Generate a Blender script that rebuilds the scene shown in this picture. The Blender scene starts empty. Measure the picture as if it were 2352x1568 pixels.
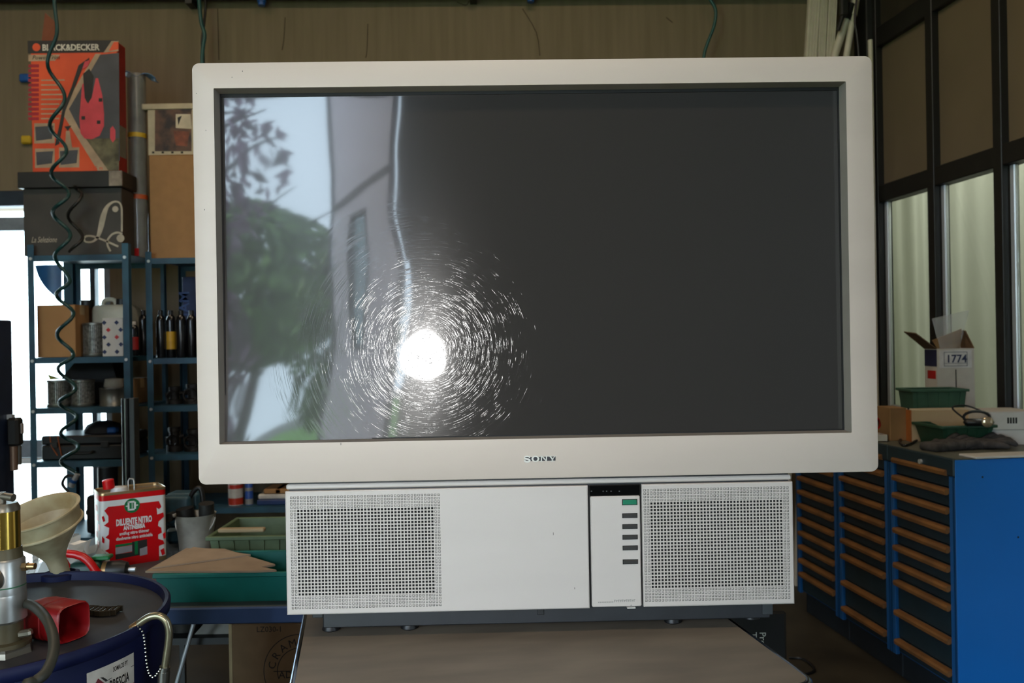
import bpy, bmesh, math, random
from mathutils import Vector, Matrix, Euler
C = bpy.context.scene.collection
SC = bpy.context.scene
R = math.radians
PI = math.pi
rnd = random.Random(7)

# ------------------------------------------------------------------ camera
CAM = Vector((0, 0, 1.47)); ROLL = R(0.95)
LENS, SENSOR = 18.0, 22.2
FPX = 2352 * LENS / SENSOR
cam_d = bpy.data.cameras.new('camera'); cam = bpy.data.objects.new('camera', cam_d); C.objects.link(cam)
cam_d.lens = LENS; cam_d.sensor_width = SENSOR; cam_d.clip_start = 0.05
cam.matrix_world = Matrix.Translation(CAM) @ Matrix.Rotation(R(90), 4, 'X') @ Matrix.Rotation(-ROLL, 4, 'Z')
cam_d.dof.use_dof = True; cam_d.dof.focus_distance = 1.46; cam_d.dof.aperture_fstop = 4.5
SC.camera = cam
# ------------------------------------------------------------------ sky, sun-less bright overcast day
w = bpy.data.worlds.new('sky'); SC.world = w; w.use_nodes = True
bg = w.node_tree.nodes['Background']; bg.inputs[0].default_value = (0.66, 0.84, 1.0, 1); bg.inputs[1].default_value = 12.0
vs = SC.view_settings
vs.view_transform = 'Standard'; vs.look = 'None'; vs.exposure = 0.52; vs.gamma = 1.0; vs.use_curve_mapping = False
# ------------------------------------------------------------------ lamps
SUN_E = 11.0
def lamp(name, kind, loc, energy, color=(1, 1, 1), rot=(0, 0, 0), **kw):
    d = bpy.data.lights.new(name, kind); o = bpy.data.objects.new(name, d); C.objects.link(o)
    o.location = loc; o.rotation_euler = rot; d.energy = energy; d.color = color
    for k, v in kw.items(): setattr(d, k, v)
    return o
FLASH_E = 18.5
lamp('camera_flash', 'SPOT', (-0.258, 0.0, 1.437), FLASH_E, (1.0, 0.975, 0.95), rot=(R(90), 0, 0), shadow_soft_size=0.075, spot_size=R(88), spot_blend=1.0)
for lx, ly, le in ((-2.6, 2.9, 17), (0.2, 2.9, 19), (0.0, -0.4, 26)): lamp('workshop_lamp', 'AREA', (lx, ly, 4.3), le, (1.0, 0.80, 0.58), shape='RECTANGLE', size=1.6, size_y=0.35)
lamp('office_lamp', 'AREA', (3.3, 4.2, 3.6), 58, (1.0, 1.0, 0.96), shape='RECTANGLE', size=1.0, size_y=1.0)
sun = lamp('sun', 'SUN', (-8, -12, 12), SUN_E, (1.0, 0.93, 0.82), angle=R(0.6)); sun.rotation_euler = Vector((0.84, 0.20, -0.46)).to_track_quat('-Z', 'Y').to_euler()
def portal(name, loc, sx, sy, rot):
    o = lamp(name, 'AREA', loc, 1.0, rot=rot, shape='RECTANGLE', size=sx, size_y=sy); o.data.cycles.is_portal = True
portal('gate_portal', (-2.38, -3.18, 1.7), 3.44, 3.4, (R(90), 0, 0))          # faces +Y, into the room
portal('glass_door_portal', (-3.2, 5.0, 1.2), 1.6, 2.36, (R(-90), 0, 0))
SC.cycles.max_bounces = 8; SC.cycles.diffuse_bounces = 4; SC.cycles.glossy_bounces = 4; SC.cycles.transmission_bounces = 6
SC.cycles.transparent_max_bounces = 8; SC.cycles.sample_clamp_indirect = 6.0; SC.cycles.caustics_reflective = False; SC.cycles.caustics_refractive = False

# ------------------------------------------------------------------ geometry of the view: pixel of the 2352x1568 frame + distance -> point
CR, SR = math.cos(ROLL), math.sin(ROLL)
def ray(px, py):
    u = (px - 1176) / FPX; v = (784 - py) / FPX
    return Vector((CR * u + SR * v, 1.0, -SR * u + CR * v))
def at(px, py, Y): return CAM + ray(px, py) * Y
def onplane(px, py, p0, n):
    d = ray(px, py); return CAM + d * ((p0 - CAM).dot(n) / d.dot(n))
def onz(px, py, z): return onplane(px, py, Vector((0, 0, z)), Vector((0, 0, 1)))

# ------------------------------------------------------------------ materials
def lin(c):
    def f(x):
        x = x / 255.0
        return x / 12.92 if x <= 0.04045 else ((x + 0.055) / 1.055) ** 2.4
    return (f(c[0]), f(c[1]), f(c[2]), 1.0)
MATS = {}
def M(name, rgb, rough=0.6, metal=0.0, var=0.12, scale=18.0, bump=0.0, stretch=(1, 1, 1), spec=0.5, rgb2=None, lo=0.35, hi=0.65, alpha=1.0, trans=0.0, detail=4.0, aniso=0.0, coat=0.0):
    if name in MATS: return MATS[name]
    m = bpy.data.materials.new(name); m.use_nodes = True; nt = m.node_tree; p = nt.nodes['Principled BSDF']
    tc = nt.nodes.new('ShaderNodeTexCoord'); mp = nt.nodes.new('ShaderNodeMapping'); mp.inputs['Scale'].default_value = stretch
    nz = nt.nodes.new('ShaderNodeTexNoise'); nz.inputs['Scale'].default_value = scale; nz.inputs['Detail'].default_value = detail
    rp = nt.nodes.new('ShaderNodeValToRGB')
    a = lin(rgb); b = lin(rgb2) if rgb2 else tuple(max(0, x * (1 - 2 * var)) for x in a[:3]) + (1,)
    rp.color_ramp.elements[0].position = lo; rp.color_ramp.elements[0].color = b
    rp.color_ramp.elements[1].position = hi; rp.color_ramp.elements[1].color = a
    L = nt.links.new
    L(tc.outputs['Object'], mp.inputs['Vector']); L(mp.outputs[0], nz.inputs['Vector']); L(nz.outputs[0], rp.inputs[0]); L(rp.outputs[0], p.inputs['Base Color'])
    p.inputs['Roughness'].default_value = rough; p.inputs['Metallic'].default_value = metal; p.inputs['Specular IOR Level'].default_value = spec
    p.inputs['Alpha'].default_value = alpha; p.inputs['Transmission Weight'].default_value = trans; p.inputs['Coat Weight'].default_value = coat
    if aniso: p.inputs['Anisotropic'].default_value = aniso
    if bump:
        bp = nt.nodes.new('ShaderNodeBump'); bp.inputs['Strength'].default_value = bump; bp.inputs['Distance'].default_value = 0.01
        L(nz.outputs[0], bp.inputs['Height']); L(bp.outputs[0], p.inputs['Normal'])
    MATS[name] = m; return m

# ------------------------------------------------------------------ mesh builder
class B:
    def __init__(s): s.v = []; s.f = []; s.m = []
    def add(s, vs, fs, mi=0, mat=None):
        k = len(s.v); s.v += [tuple(mat @ Vector(v)) if mat else tuple(v) for v in vs]
        s.f += [tuple(i + k for i in f) for f in fs]; s.m += [mi] * len(fs); return s
    def box(s, x0, x1, y0, y1, z0, z1, bev=0, mi=0, mat=None, seg=1):
        if x0 > x1: x0, x1 = x1, x0
        if y0 > y1: y0, y1 = y1, y0
        if z0 > z1: z0, z1 = z1, z0
        if not bev:
            vs = [(x0, y0, z0), (x1, y0, z0), (x1, y1, z0), (x0, y1, z0), (x0, y0, z1), (x1, y0, z1), (x1, y1, z1), (x0, y1, z1)]
            return s.add(vs, [(0, 3, 2, 1), (4, 5, 6, 7), (0, 1, 5, 4), (1, 2, 6, 5), (2, 3, 7, 6), (3, 0, 4, 7)], mi, mat)
        bm = bmesh.new(); bmesh.ops.create_cube(bm, size=1.0)
        for v in bm.verts: v.co = Vector(((x0 + x1) / 2 + v.co.x * (x1 - x0), (y0 + y1) / 2 + v.co.y * (y1 - y0), (z0 + z1) / 2 + v.co.z * (z1 - z0)))
        bmesh.ops.bevel(bm, geom=list(bm.edges), offset=min(bev, 0.49 * min(x1 - x0, y1 - y0, z1 - z0)), segments=seg, affect='EDGES', profile=0.5)
        bm.verts.index_update()
        s.add([v.co.copy() for v in bm.verts], [tuple(v.index for v in f.verts) for f in bm.faces], mi, mat); bm.free(); return s
    def lathe(s, prof, n=24, mat=None, mi=0, closed=False):
        vs = []; fs = []
        for r, z in prof:
            for k in range(n): a = 2 * PI * k / n; vs.append((r * math.cos(a), r * math.sin(a), z))
        for i in range(len(prof) - 1):
            for k in range(n):
                k2 = (k + 1) % n; fs.append((i * n + k, i * n + k2, (i + 1) * n + k2, (i + 1) * n + k))
        if not closed:
            if prof[0][0] > 1e-6: fs.append(tuple(range(n - 1, -1, -1)))
            if prof[-1][0] > 1e-6: fs.append(tuple((len(prof) - 1) * n + k for k in range(n)))
        return s.add(vs, fs, mi, mat)
    def cyl(s, a, b, r, n=12, r2=None, mi=0):
        a = Vector(a); b = Vector(b); d = b - a
        q = d.to_track_quat('Z', 'Y').to_matrix().to_4x4(); m = Matrix.Translation(a) @ q
        return s.lathe([(r, 0), (r if r2 is None else r2, d.length)], n, m, mi)
    def tube(s, pts, r, n=8, mi=0, closed=False):
        pts = [Vector(p) for p in pts]; N = len(pts); vs = []; fs = []; up = None
        for i, p in enumerate(pts):
            t = (pts[(i + 1) % N if closed else min(i + 1, N - 1)] - pts[(i - 1) % N if closed else max(i - 1, 0)])
            t = t.normalized() if t.length > 1e-9 else Vector((0, 0, 1))
            if up is None: up = t.orthogonal().normalized()
            up = (up - t * up.dot(t)); up = up.normalized() if up.length > 1e-6 else t.orthogonal().normalized()
            sd = t.cross(up); rr = r[i] if isinstance(r, (list, tuple)) else r
            for k in range(n):
                a = 2 * PI * k / n; vs.append(p + (up * math.cos(a) + sd * math.sin(a)) * rr)
        for i in range(N if closed else N - 1):
            j = (i + 1) % N
            for k in range(n):
                k2 = (k + 1) % n; fs.append((i * n + k, i * n + k2, j * n + k2, j * n + k))
        if not closed: fs.append(tuple(range(n - 1, -1, -1))); fs.append(tuple((N - 1) * n + k for k in range(n)))
        return s.add(vs, fs, mi)
    def prism(s, poly, d0, d1, mi=0, mat=None):          # poly of (x, z); extruded along y from d0 (front) to d1
        n = len(poly); vs = [(x, d0, z) for x, z in poly] + [(x, d1, z) for x, z in poly]
        a = sum(poly[i][0] * poly[(i + 1) % n][1] - poly[(i + 1) % n][0] * poly[i][1] for i in range(n))
        o = list(range(n)) if a > 0 else list(range(n - 1, -1, -1))
        fs = [tuple(o), tuple(i + n for i in reversed(o))]
        for i in range(n):
            p, q = o[i], o[(i + 1) % n]; fs.append((p, p + n, q + n, q))
        return s.add(vs, fs, mi, mat)
    def grid(s, fn, nu, nv, mi=0, thick=None):
        vs = [fn(i / nu, j / nv) for j in range(nv + 1) for i in range(nu + 1)]
        fs = [(j * (nu + 1) + i, j * (nu + 1) + i + 1, (j + 1) * (nu + 1) + i + 1, (j + 1) * (nu + 1) + i) for j in range(nv) for i in range(nu)]
        return s.add(vs, fs, mi)
    def build(s, name, mats, parent=None, smooth=None, solid=0):
        me = bpy.data.meshes.new(name); me.from_pydata(s.v, [], s.f)
        mats = mats if isinstance(mats, (list, tuple)) else [mats]
        for m in mats: me.materials.append(m)
        me.polygons.foreach_set('material_index', s.m); me.update()
        if smooth is not None:
            me.polygons.foreach_set('use_smooth', [True] * len(s.f)); me.set_sharp_from_angle(angle=R(smooth))
        o = bpy.data.objects.new(name, me); C.objects.link(o)
        if parent: o.parent = parent
        if solid:
            md = o.modifiers.new('thickness', 'SOLIDIFY'); md.thickness = solid; md.offset = 0
        return o
def spline(pts, k=6):
    pts = [Vector(p) for p in pts]; out = []
    for i in range(len(pts) - 1):
        p0, p1, p2, p3 = pts[max(i - 1, 0)], pts[i], pts[i + 1], pts[min(i + 2, len(pts) - 1)]
        for j in range(k):
            t = j / k
            out.append(0.5 * ((2 * p1) + (p2 - p0) * t + (2 * p0 - 5 * p1 + 4 * p2 - p3) * t * t + (3 * p1 - p0 - 3 * p2 + p3) * t ** 3))
    return out + [pts[-1]]
def tag(o, label=None, cat=None, group=None, kind=None):
    if label: o['label'] = label
    if cat: o['category'] = cat
    if group: o['group'] = group
    if kind: o['kind'] = kind
    return o
def thing(name, label, cat, loc=(0, 0, 0), rz=0, group=None):
    o = bpy.data.objects.new(name, None); C.objects.link(o); o.empty_display_size = 0.05
    o.location = loc; o.rotation_euler = (0, 0, rz); return tag(o, label, cat, group)
def struct(o): o['kind'] = 'structure'; return o
def text(body, size, mat, parent, loc, name='lettering', ext=0.0004, align='LEFT', sx=1.0, bold=0.0, roll=0.0, warp=None, shear=0.0, fit=None):
    cu = bpy.data.curves.new(name, 'FONT'); cu.body = body; cu.size = size; cu.align_x = align; cu.extrude = ext; cu.offset = bold; cu.resolution_u = 2; cu.shear = shear
    o = bpy.data.objects.new('tmp_text', cu); C.objects.link(o)
    me = bpy.data.meshes.new_from_object(o.evaluated_get(bpy.context.evaluated_depsgraph_get()))
    bpy.data.objects.remove(o); bpy.data.curves.remove(cu); me.name = name
    if fit:
        xs = [v.co.x for v in me.vertices]; sx = fit / (max(xs) - min(xs))
    Mx = Matrix.Rotation(R(90), 4, 'X') @ Matrix.Rotation(roll, 4, 'Z') @ Matrix.Diagonal((sx, 1, 1, 1))
    me.transform(Mx)
    if warp:
        for v in me.vertices: v.co = warp(v.co)
    me.materials.clear(); me.materials.append(mat)
    t = bpy.data.objects.new(name, me); C.objects.link(t); t.parent = parent; t.location = loc; return t
def part(b, name, mat, parent, label=None, smooth=None, stuff=False, solid=0):
    o = b.build(name, mat, parent, smooth, solid)
    if label: o['label'] = label
    if stuff: o['kind'] = 'stuff'
    return o
def copy_tree(o, parent=None):
    c = o.copy(); C.objects.link(c)
    if parent: c.parent = parent
    for ch in list(o.children): copy_tree(ch, c)
    return c

# ================================================================== SETTING
m_wall = M('concrete_wall', (128, 114, 92), 0.9, scale=3.0, stretch=(9, 9, 0.6), bump=0.12, rgb2=(117, 104, 82), lo=0.3, hi=0.7, detail=8)
m_floor = M('floor_concrete', (62, 57, 46), 0.55, var=0.25, scale=3.5, bump=0.08)
m_ceil = M('ceiling_paint', (120, 112, 98), 0.9)
m_side = M('side_wall', (128, 118, 98), 0.9, scale=2)
m_dark = M('dark_steel', (30, 30, 28), 0.5, var=0.2)
m_black = M('black_plastic', (17, 17, 18), 0.45, var=0.1)
m_alu = M('aluminium', (214, 218, 220), 0.36, 0.55, var=0.06, stretch=(1, 1, 0.1))
m_bluesteel = M('blue_steel', (38, 70, 100), 0.5, var=0.25, scale=9)
m_glass = M('window_glass', (228, 234, 228), 0.02, trans=1.0, var=0.0)
MATS['window_glass'].node_tree.nodes['Principled BSDF'].inputs['IOR'].default_value = 1.3
BY = 5.05; FY = -3.2; LX = -4.2; HZ = 4.4
DX0, DX1, DZ = -3.95, -2.44, at(30, 474, BY).z             # glazed door opening in the back wall
GX0, GX1, GZ = -4.1, -0.60, 3.38                           # big gate opening behind the camera
def wallplate(name, x0, x1, y0, y1, z0, z1, m): return struct(B().box(x0, x1, y0, y1, z0, z1).build(name, m))
struct(B().box(LX - 0.2, 5.6, FY - 0.2, BY + 0.2, -0.2, 0).build('floor', m_floor))
struct(B().box(LX - 0.2, 5.6, FY - 0.2, BY + 0.2, HZ, HZ + 0.2).build('ceiling', m_ceil))
b = B(); b.box(LX, DX0, BY, BY + 0.2, 0, HZ); b.box(DX0, DX1, BY, BY + 0.2, DZ, HZ); b.box(DX1, 2.16, BY, BY + 0.2, 0, HZ)
struct(b.build('wall_back', m_wall))
struct(B().box(LX - 0.2, LX, FY, BY, 0, HZ).build('wall_left', m_side))
b = B(); b.box(LX, GX0, FY - 0.2, FY, 0, HZ); b.box(GX0, GX1, FY - 0.2, FY, GZ, HZ); b.box(GX1, 5.4, FY - 0.2, FY, 0, HZ)
struct(b.build('wall_front', M('front_wall', (66, 64, 62), 0.9, scale=2)))
# cracks / form-work lines of the back wall: thin recessed-looking dark joints
m_crack = M('crack_grime', (72, 62, 46), 0.95)
for k, pts in enumerate([[(655, 40), (652, 90), (648, 115)], [(845, 55), (843, 115), (840, 133)], [(1200, 20), (1232, 75), (1240, 128)], [(1050, 5), (1070, 12), (1078, 2)], [(1530, 40), (1545, 52)], [(500, 20), (503, 138)]]):
    pp = [at(x, y, BY) + Vector((0, 0.001, 0)) for x, y in pts]
    o = B().tube(spline(pp, 3), 0.0035, 4).build('wall_crack', m_crack, bpy.data.objects['wall_back'])
# glazed door in the back wall (white outdoors shows through it)
d = bpy.data.objects.new('door_1', None); C.objects.link(d); struct(d); d.location = (0, BY + 0.06, 0)
def dbar(name, pl, pr, pt, pb, m, y0=-0.03, y1=0.03):
    a = at(pl, (pt + pb) / 2, BY); c = at(pr, (pt + pb) / 2, BY); t = at((pl + pr) / 2, pt, BY).z; q = at((pl + pr) / 2, pb, BY).z
    part(B().box(a.x, c.x, y0, y1, q, t, 0.004), name, m, d)
m_frame = M('door_frame_grey', (150, 158, 168), 0.4, 0.3)
m_shade = M('door_frame_blue_grey', (40, 52, 66), 0.5)
dbar('top_rail', -160, 150, 497, 528, m_frame); dbar('middle_rail', -160, 262, 1012, 1052, m_frame); dbar('white_strip', -160, 262, 1054, 1066, M('white_strip', (235, 235, 235), 0.5), -0.04)
dbar('mullion', 205, 217, 528, 1440, m_shade); dbar('jamb', 238, 262, 528, 1440, m_frame)
dbar('lintel', -160, 266, 440, 474, m_shade, -0.1, 0.0)
part(B().box(DX0, DX1, 0.0, 0.006, 0.02, DZ - 0.02), 'pane', m_glass, d)
# outdoors behind that door
o_film = None
m_yard = M('yard_paving', (190, 188, 182), 0.9, scale=3)
struct(B().box(-14, 10, BY + 0.2, 16, -0.25, -0.02).build('trim_1', m_yard))

# right-hand partition: frame of dark steel, panels above, sliding glazing below
PHI = math.atan(0.12)
O = Vector((1.657, 3.125, 0)); NX = Vector((math.cos(PHI), math.sin(PHI), 0)); NY = Vector((-math.sin(PHI), math.cos(PHI), 0))
WX = 0.70
def wl(px, py, x=0.0):
    p = onplane(px, py, O + NX * x, NX); q = p - O; return q.dot(NY), p.z
wall_r = bpy.data.objects.new('wall_right', None); C.objects.link(wall_r); struct(wall_r); wall_r.location = O; wall_r.rotation_euler = (0, 0, PHI)
y_far = (BY - O.y - WX * math.sin(PHI)) / math.cos(PHI) - 0.0
m1 = (wl(2133, 300, WX)[0], wl(2149, 300, WX)[0]); m2 = (wl(2287, 250, WX)[0], wl(2303, 250, WX)[0]); m0 = (wl(2008, 300, WX)[0], wl(2019, 300, WX)[0])
pitch = (m1[0] + m1[1]) / 2 - (m2[0] + m2[1]) / 2
wid = abs(m1[0] - m1[1])
z_u0 = wl(2020, 106, WX)[1]; z_u1 = wl(2040, 48, WX)[1]
z_m0 = (wl(2030, 460, WX)[1] + wl(2340, 373, WX)[1]) / 2; z_m1 = (wl(2030, 424, WX)[1] + wl(2340, 319, WX)[1]) / 2
ZS = 1.04
fr = m_dark_frame = M('partition_frame', (22, 21, 17), 0.5)
yn = m2[0] - 4.6
part(B().box(WX, WX + 0.06, yn, y_far, 0, ZS - 0.05), 'sill_wall', m_side, wall_r)
part(B().box(WX - 0.03, WX + 0.08, yn, y_far, ZS - 0.05, ZS, 0.004), 'sill', m_alu, wall_r)
part(B().box(WX - 0.01, WX + 0.07, yn, y_far, z_m0, z_m1, 0.004), 'middle_beam', fr, wall_r)
part(B().box(WX - 0.01, WX + 0.07, yn, y_far, z_u0, z_u1, 0.004), 'top_beam', fr, wall_r)
part(B().box(WX + 0.02, WX + 0.05, yn, y_far, z_u1, HZ), 'header_panel', M('header_panel', (52, 45, 33), 0.6), wall_r)
m_up = M('partition_panel', (112, 98, 76), 0.35, var=0.05, scale=3)
cent = [(m0[0] + m0[1]) / 2, (m1[0] + m1[1]) / 2, (m2[0] + m2[1]) / 2] + [(m2[0] + m2[1]) / 2 - pitch * k for k in range(1, 8)]
win = bpy.data.objects.new('window_1', None); C.objects.link(win); struct(win); win.location = O; win.rotation_euler = (0, 0, PHI)
for i, c in enumerate(cent):
    part(B().box(WX - 0.015, WX + 0.075, c - wid / 2, c + wid / 2, ZS, HZ, 0.003), 'mullion', fr, wall_r)
    if i + 1 < len(cent):
        c2 = cent[i + 1]
        part(B().box(WX + 0.025, WX + 0.04, c2 + wid / 2, c - wid / 2, z_m1, z_u0), 'upper_panel', m_up, wall_r)
        part(B().box(WX + 0.02, WX + 0.045, c - wid / 2 - 0.035, c - wid / 2 - 0.004, ZS, z_m0, 0.004), 'sash_stile', m_alu, win)
        part(B().box(WX + 0.02, WX + 0.045, c2 + wid / 2, c - wid / 2 - 0.035, ZS, ZS + 0.03, 0.004), 'sash_rail', m_alu, win)
        part(B().box(WX + 0.03, WX + 0.034, c2 + wid / 2, c - wid / 2 - 0.035, ZS + 0.03, z_m0), 'pane', m_glass, win)
# dark steel column at the far corner of the partition
ca = at(1983, 60, 4.9).x; cb = at(2012, 60, 4.9).x
struct(B().box(ca, cb, 4.86, 5.04, 0, HZ, 0.006).build('trim_2', m_dark))
# the office behind: pale walls and a hanging sheet of plastic film
m_off = M('office_wall', (200, 205, 188), 0.8, scale=2)
off = bpy.data.objects.new('wall_office', None); C.objects.link(off); struct(off); off.location = O; off.rotation_euler = (0, 0, PHI)
part(B().box(2.9, 3.0, yn, y_far + 1.5, 0, HZ), 'far_wall', m_off, off); part(B().box(0.72, 2.9, y_far + 1.4, y_far + 1.5, 0, HZ), 'end_wall', m_off, off); part(B().box(0.62, 0.72, y_far + 0.16, y_far + 1.5, 0, HZ), 'side_wall', m_off, off); part(B().box(0.62, 3.0, y_far - 0.3, y_far + 1.5, HZ, HZ + 0.1), 'roof', m_off, off); part(B().box(0.62, 3.0, y_far - 0.3, y_far + 1.5, -0.1, 0.002), 'floor', m_off, off); part(B().box(0.8, 2.9, yn - 0.1, yn, 0, HZ), 'end_wall', m_off, off)
def film(u, v):
    y = yn + 0.4 + u * (y_far - yn + 0.9); x = WX + 0.34 + 0.012 * math.sin(y * 17 + 1.6 * v) + 0.007 * math.sin(y * 41 - 2 * v + 1) + 0.02 * math.sin(y * 7)
    return (x, y, 0.4 + v * 2.0)
o = part(B().grid(film, 260, 8), 'plastic_film', M('plastic_film', (205, 206, 192), 0.4, var=0.05, scale=3, spec=0.4), None, smooth=60)
nt_ = MATS['plastic_film'].node_tree; tl_ = nt_.nodes.new('ShaderNodeBsdfTranslucent'); tl_.inputs[0].default_value = lin((205, 206, 190)); mx_ = nt_.nodes.new('ShaderNodeMixShader'); mx_.inputs[0].default_value = 0.6
nt_.links.new(nt_.nodes['Principled BSDF'].outputs[0], mx_.inputs[1]); nt_.links.new(tl_.outputs[0], mx_.inputs[2]); nt_.links.new(mx_.outputs[0], nt_.nodes['Material Output'].inputs['Surface'])
o.location = O; o.rotation_euler = (0, 0, PHI); tag(o, 'pale translucent plastic sheeting hanging in folds behind the lower right-hand glazing', 'sheeting')

# compressed-air pipe along the back wall, with blue couplings
t = thing('air_pipe', 'dark compressed air pipe with blue couplings high on the back wall', 'pipe', (0, BY - 0.06, at(1176, -8, BY - 0.06).z))
part(B().cyl((-3.9, 0, 0.05), (2.2, 0, 0.0), 0.028, 14), 'pipe', m_dark, t, smooth=40)
m_bluef = M('blue_fitting', (30, 92, 170), 0.4)
for px, py in ((601, 13), (1219, 5)):
    p = at(px, py, BY - 0.06) - t.location
    part(B().cyl((p.x, 0, p.z), (p.x, 0, p.z + 0.05), 0.021, 14).cyl((p.x, 0, p.z + 0.02), (p.x, 0, p.z + 0.03), 0.026, 14), 'coupling', m_bluef, t, smooth=40)
for x in (-3.4, -1.9, -0.2, 1.5): part(B().box(x - 0.02, x + 0.02, -0.03, 0.06, -0.02, 0.09), 'bracket', m_dark, t)

# ------------------------------------------------------------------ seen only as a reflection in the screen: gate, garden
m_door = M('gate_leaf', (205, 200, 214), 0.7, scale=4, var=0.05)
ga = math.atan2(1.5, 0.74)                               # the leaf stands swung outwards, hinged at the right post
g = thing('gate_leaf', 'grey gate leaf with a narrow upright window, swung outwards beside the open gateway', 'gate', (-0.70, FY - 0.26, 0.03), ga)
GL = 1.66                                                # local +x runs back to the hinge; the leaf occupies x in [-GL, 0]
w0, w1 = -1.02, -0.62
b = B(); b.box(-GL, 0, -0.03, 0.03, 0.02, 1.5); b.box(-GL, 0, -0.03, 0.03, 2.55, 4.4); b.box(-GL, w0, -0.03, 0.03, 1.5, 2.55); b.box(w1, 0, -0.03, 0.03, 1.5, 2.55)
part(b, 'leaf', m_door, g)
part(B().box(w0, w1, -0.004, 0.004, 1.5, 2.55), 'window', M('leaf_window', (190, 225, 235), 0.3, trans=0.6), g)
b = B(); b.box(w0 - 0.03, w0, -0.04, 0.04, 1.47, 2.58); b.box(w1, w1 + 0.03, -0.04, 0.04, 1.47, 2.58); b.box(w0, w1, -0.04, 0.04, 1.47, 1.5); b.box(w0, w1, -0.04, 0.04, 2.55, 2.58)
part(b, 'window_gasket', m_dark, g)
part(B().box(-GL - 0.05, -GL, -0.05, 0.05, 0.02, 4.4), 'rubber_edge', m_dark, g)
part(B().box(-GL, 0, 0.031, 0.04, 2.72, 2.78), 'panel_joint', m_dark, g)
struct(B().box(-0.645, -0.618, FY - 0.22, FY - 0.17, 2.1, 3.9, 0.006).build('door_2', M('gate_post_pale', (120, 117, 114), 0.5)))
m_leaf = M('leaf_green', (104, 138, 66), 0.6, var=0.3, scale=5, rgb2=(52, 78, 46))
m_leaf2 = M('leaf_purple', (150, 112, 138), 0.6, var=0.3, scale=5, rgb2=(84, 66, 80))
m_bark = M('bark', (60, 50, 44), 0.9, var=0.3)
def tree(name, label, x, y, h, cr, mleaf, n, seed, size=0.09, low=0.25):
    q = random.Random(seed); t = thing(name, label, 'tree', (x, y, -0.02))
    b = B(); b.tube(spline([(0, 0, 0), (0.05, 0.03, h * 0.3), (-0.05, 0, h * 0.6), (0, 0, h * 0.95)], 4), [0.13 - 0.11 * k / 12 for k in range(13)], 8)
    part(b, 'trunk', m_bark, t, smooth=50)
    f = B()
    for k in range(12):
        z0 = h * (low + 0.6 * k / 12); a = q.uniform(0, 2 * PI); l = cr * q.uniform(0.6, 1.0)
        part(B().tube(spline([(0, 0, z0), (l * 0.5 * math.cos(a), l * 0.5 * math.sin(a), z0 + l * 0.35), (l * math.cos(a), l * math.sin(a), z0 + l * 0.6)], 3), [0.045 - 0.006 * j for j in range(7)], 5), 'branch', m_bark, t, smooth=50)
    for k in range(n):
        a = q.uniform(0, 2 * PI); rr = cr * math.sqrt(q.random()); z = h * (low + (1 - low) * q.random()); s = math.sin(PI * min(1, max(0.12, (z / h - low) / (1 - low) * 0.85 + 0.12)))
        p = Vector((rr * s * math.cos(a), rr * s * math.sin(a), z)); sz = size * q.uniform(0.6, 1.4)
        e = Euler((q.uniform(0, 6), q.uniform(0, 6), q.uniform(0, 6))).to_matrix()
        u, v = e @ Vector((sz, 0, 0)), e @ Vector((0, sz * 0.5, 0))
        f.add([p - u, p - v, p + u, p + v], [(0, 1, 2, 3)])
    part(f, 'foliage', mleaf, t, stuff=True)
    return t
struct(B().box(-24, 12, -40, FY - 0.2, -0.3, -0.03).build('trim_3', M('path_concrete', (104, 102, 102), 0.9)))
struct(B().box(-20, -0.95, -5.9, -5.1, -0.02, 0.035).build('trim_4', M('path_lilac', (172, 162, 172), 0.9)))
o = B().grid(lambda u, v: (-24 + 23.1 * u, -30 + 26.2 * v, 0.0 + 0.02 * math.sin(u * 60) * math.sin(v * 50)), 60, 60).build('lawn', M('lawn_green', (92, 138, 52), 0.9, scale=30, bump=0.3)); tag(o, 'green lawn outside the open gateway', 'grass', kind='stuff')
tree('garden_tree', 'tall dark leafless-looking tree nearest the gateway, seen mirrored at the left edge of the screen', -3.45, -6.6, 5.2, 1.25, m_leaf2, 1500, 3, 0.09, 0.45)
tree('garden_tree', 'broad green tree behind the dark one, mirrored in the left part of the screen', -4.3, -13.0, 4.3, 2.2, m_leaf, 4600, 5, 0.12, 0.36)
tree('garden_tree', 'low green bushy tree nearest the gate leaf, mirrored beside its edge', -2.15, -9.6, 2.9, 0.95, m_leaf, 2000, 8, 0.09, 0.3)
tree('garden_tree', 'purple-leaved shrub low in front of the green trees in the mirrored garden', -3.75, -9.2, 2.3, 0.6, m_leaf2, 1500, 9, 0.07, 0.1)

# ================================================================== TELEVISION
TW, TH_ = 1.19, 0.7322
TYAW = 0.0179467; TZ = 0.2767; TBASE = Vector((0.0470, 1.4506, 0.953))
tv = thing('projection_television', 'large silver rear-projection television with a dark scratched screen on the grey table', 'television', TBASE, TYAW)
tq = Matrix.Rotation(TYAW, 3, 'Z'); tn = tq @ Vector((0, 1, 0))
def tl(px, py, y=0.0):
    p = onplane(px, py, TBASE + tn * y, tn) - TBASE
    q = tq.transposed() @ p; return q
m_silver = M('silver_paint', (196, 182, 171), 0.42, 0.0, var=0.025, scale=5, stretch=(0.6, 1, 3), spec=0.4, detail=8)
m_silver2 = M('silver_paint_base', (190, 182, 177), 0.45, 0.0, var=0.02, scale=5, stretch=(0.6, 1, 3), spec=0.4, detail=8)
m_bevel = M('bezel_inner', (140, 132, 122), 0.5, var=0.05)
m_tvdark = M('tv_dark_plastic', (42, 44, 47), 0.5, var=0.1)
m_gap = M('shadow_gap_black', (12, 12, 13), 0.7)
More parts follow.
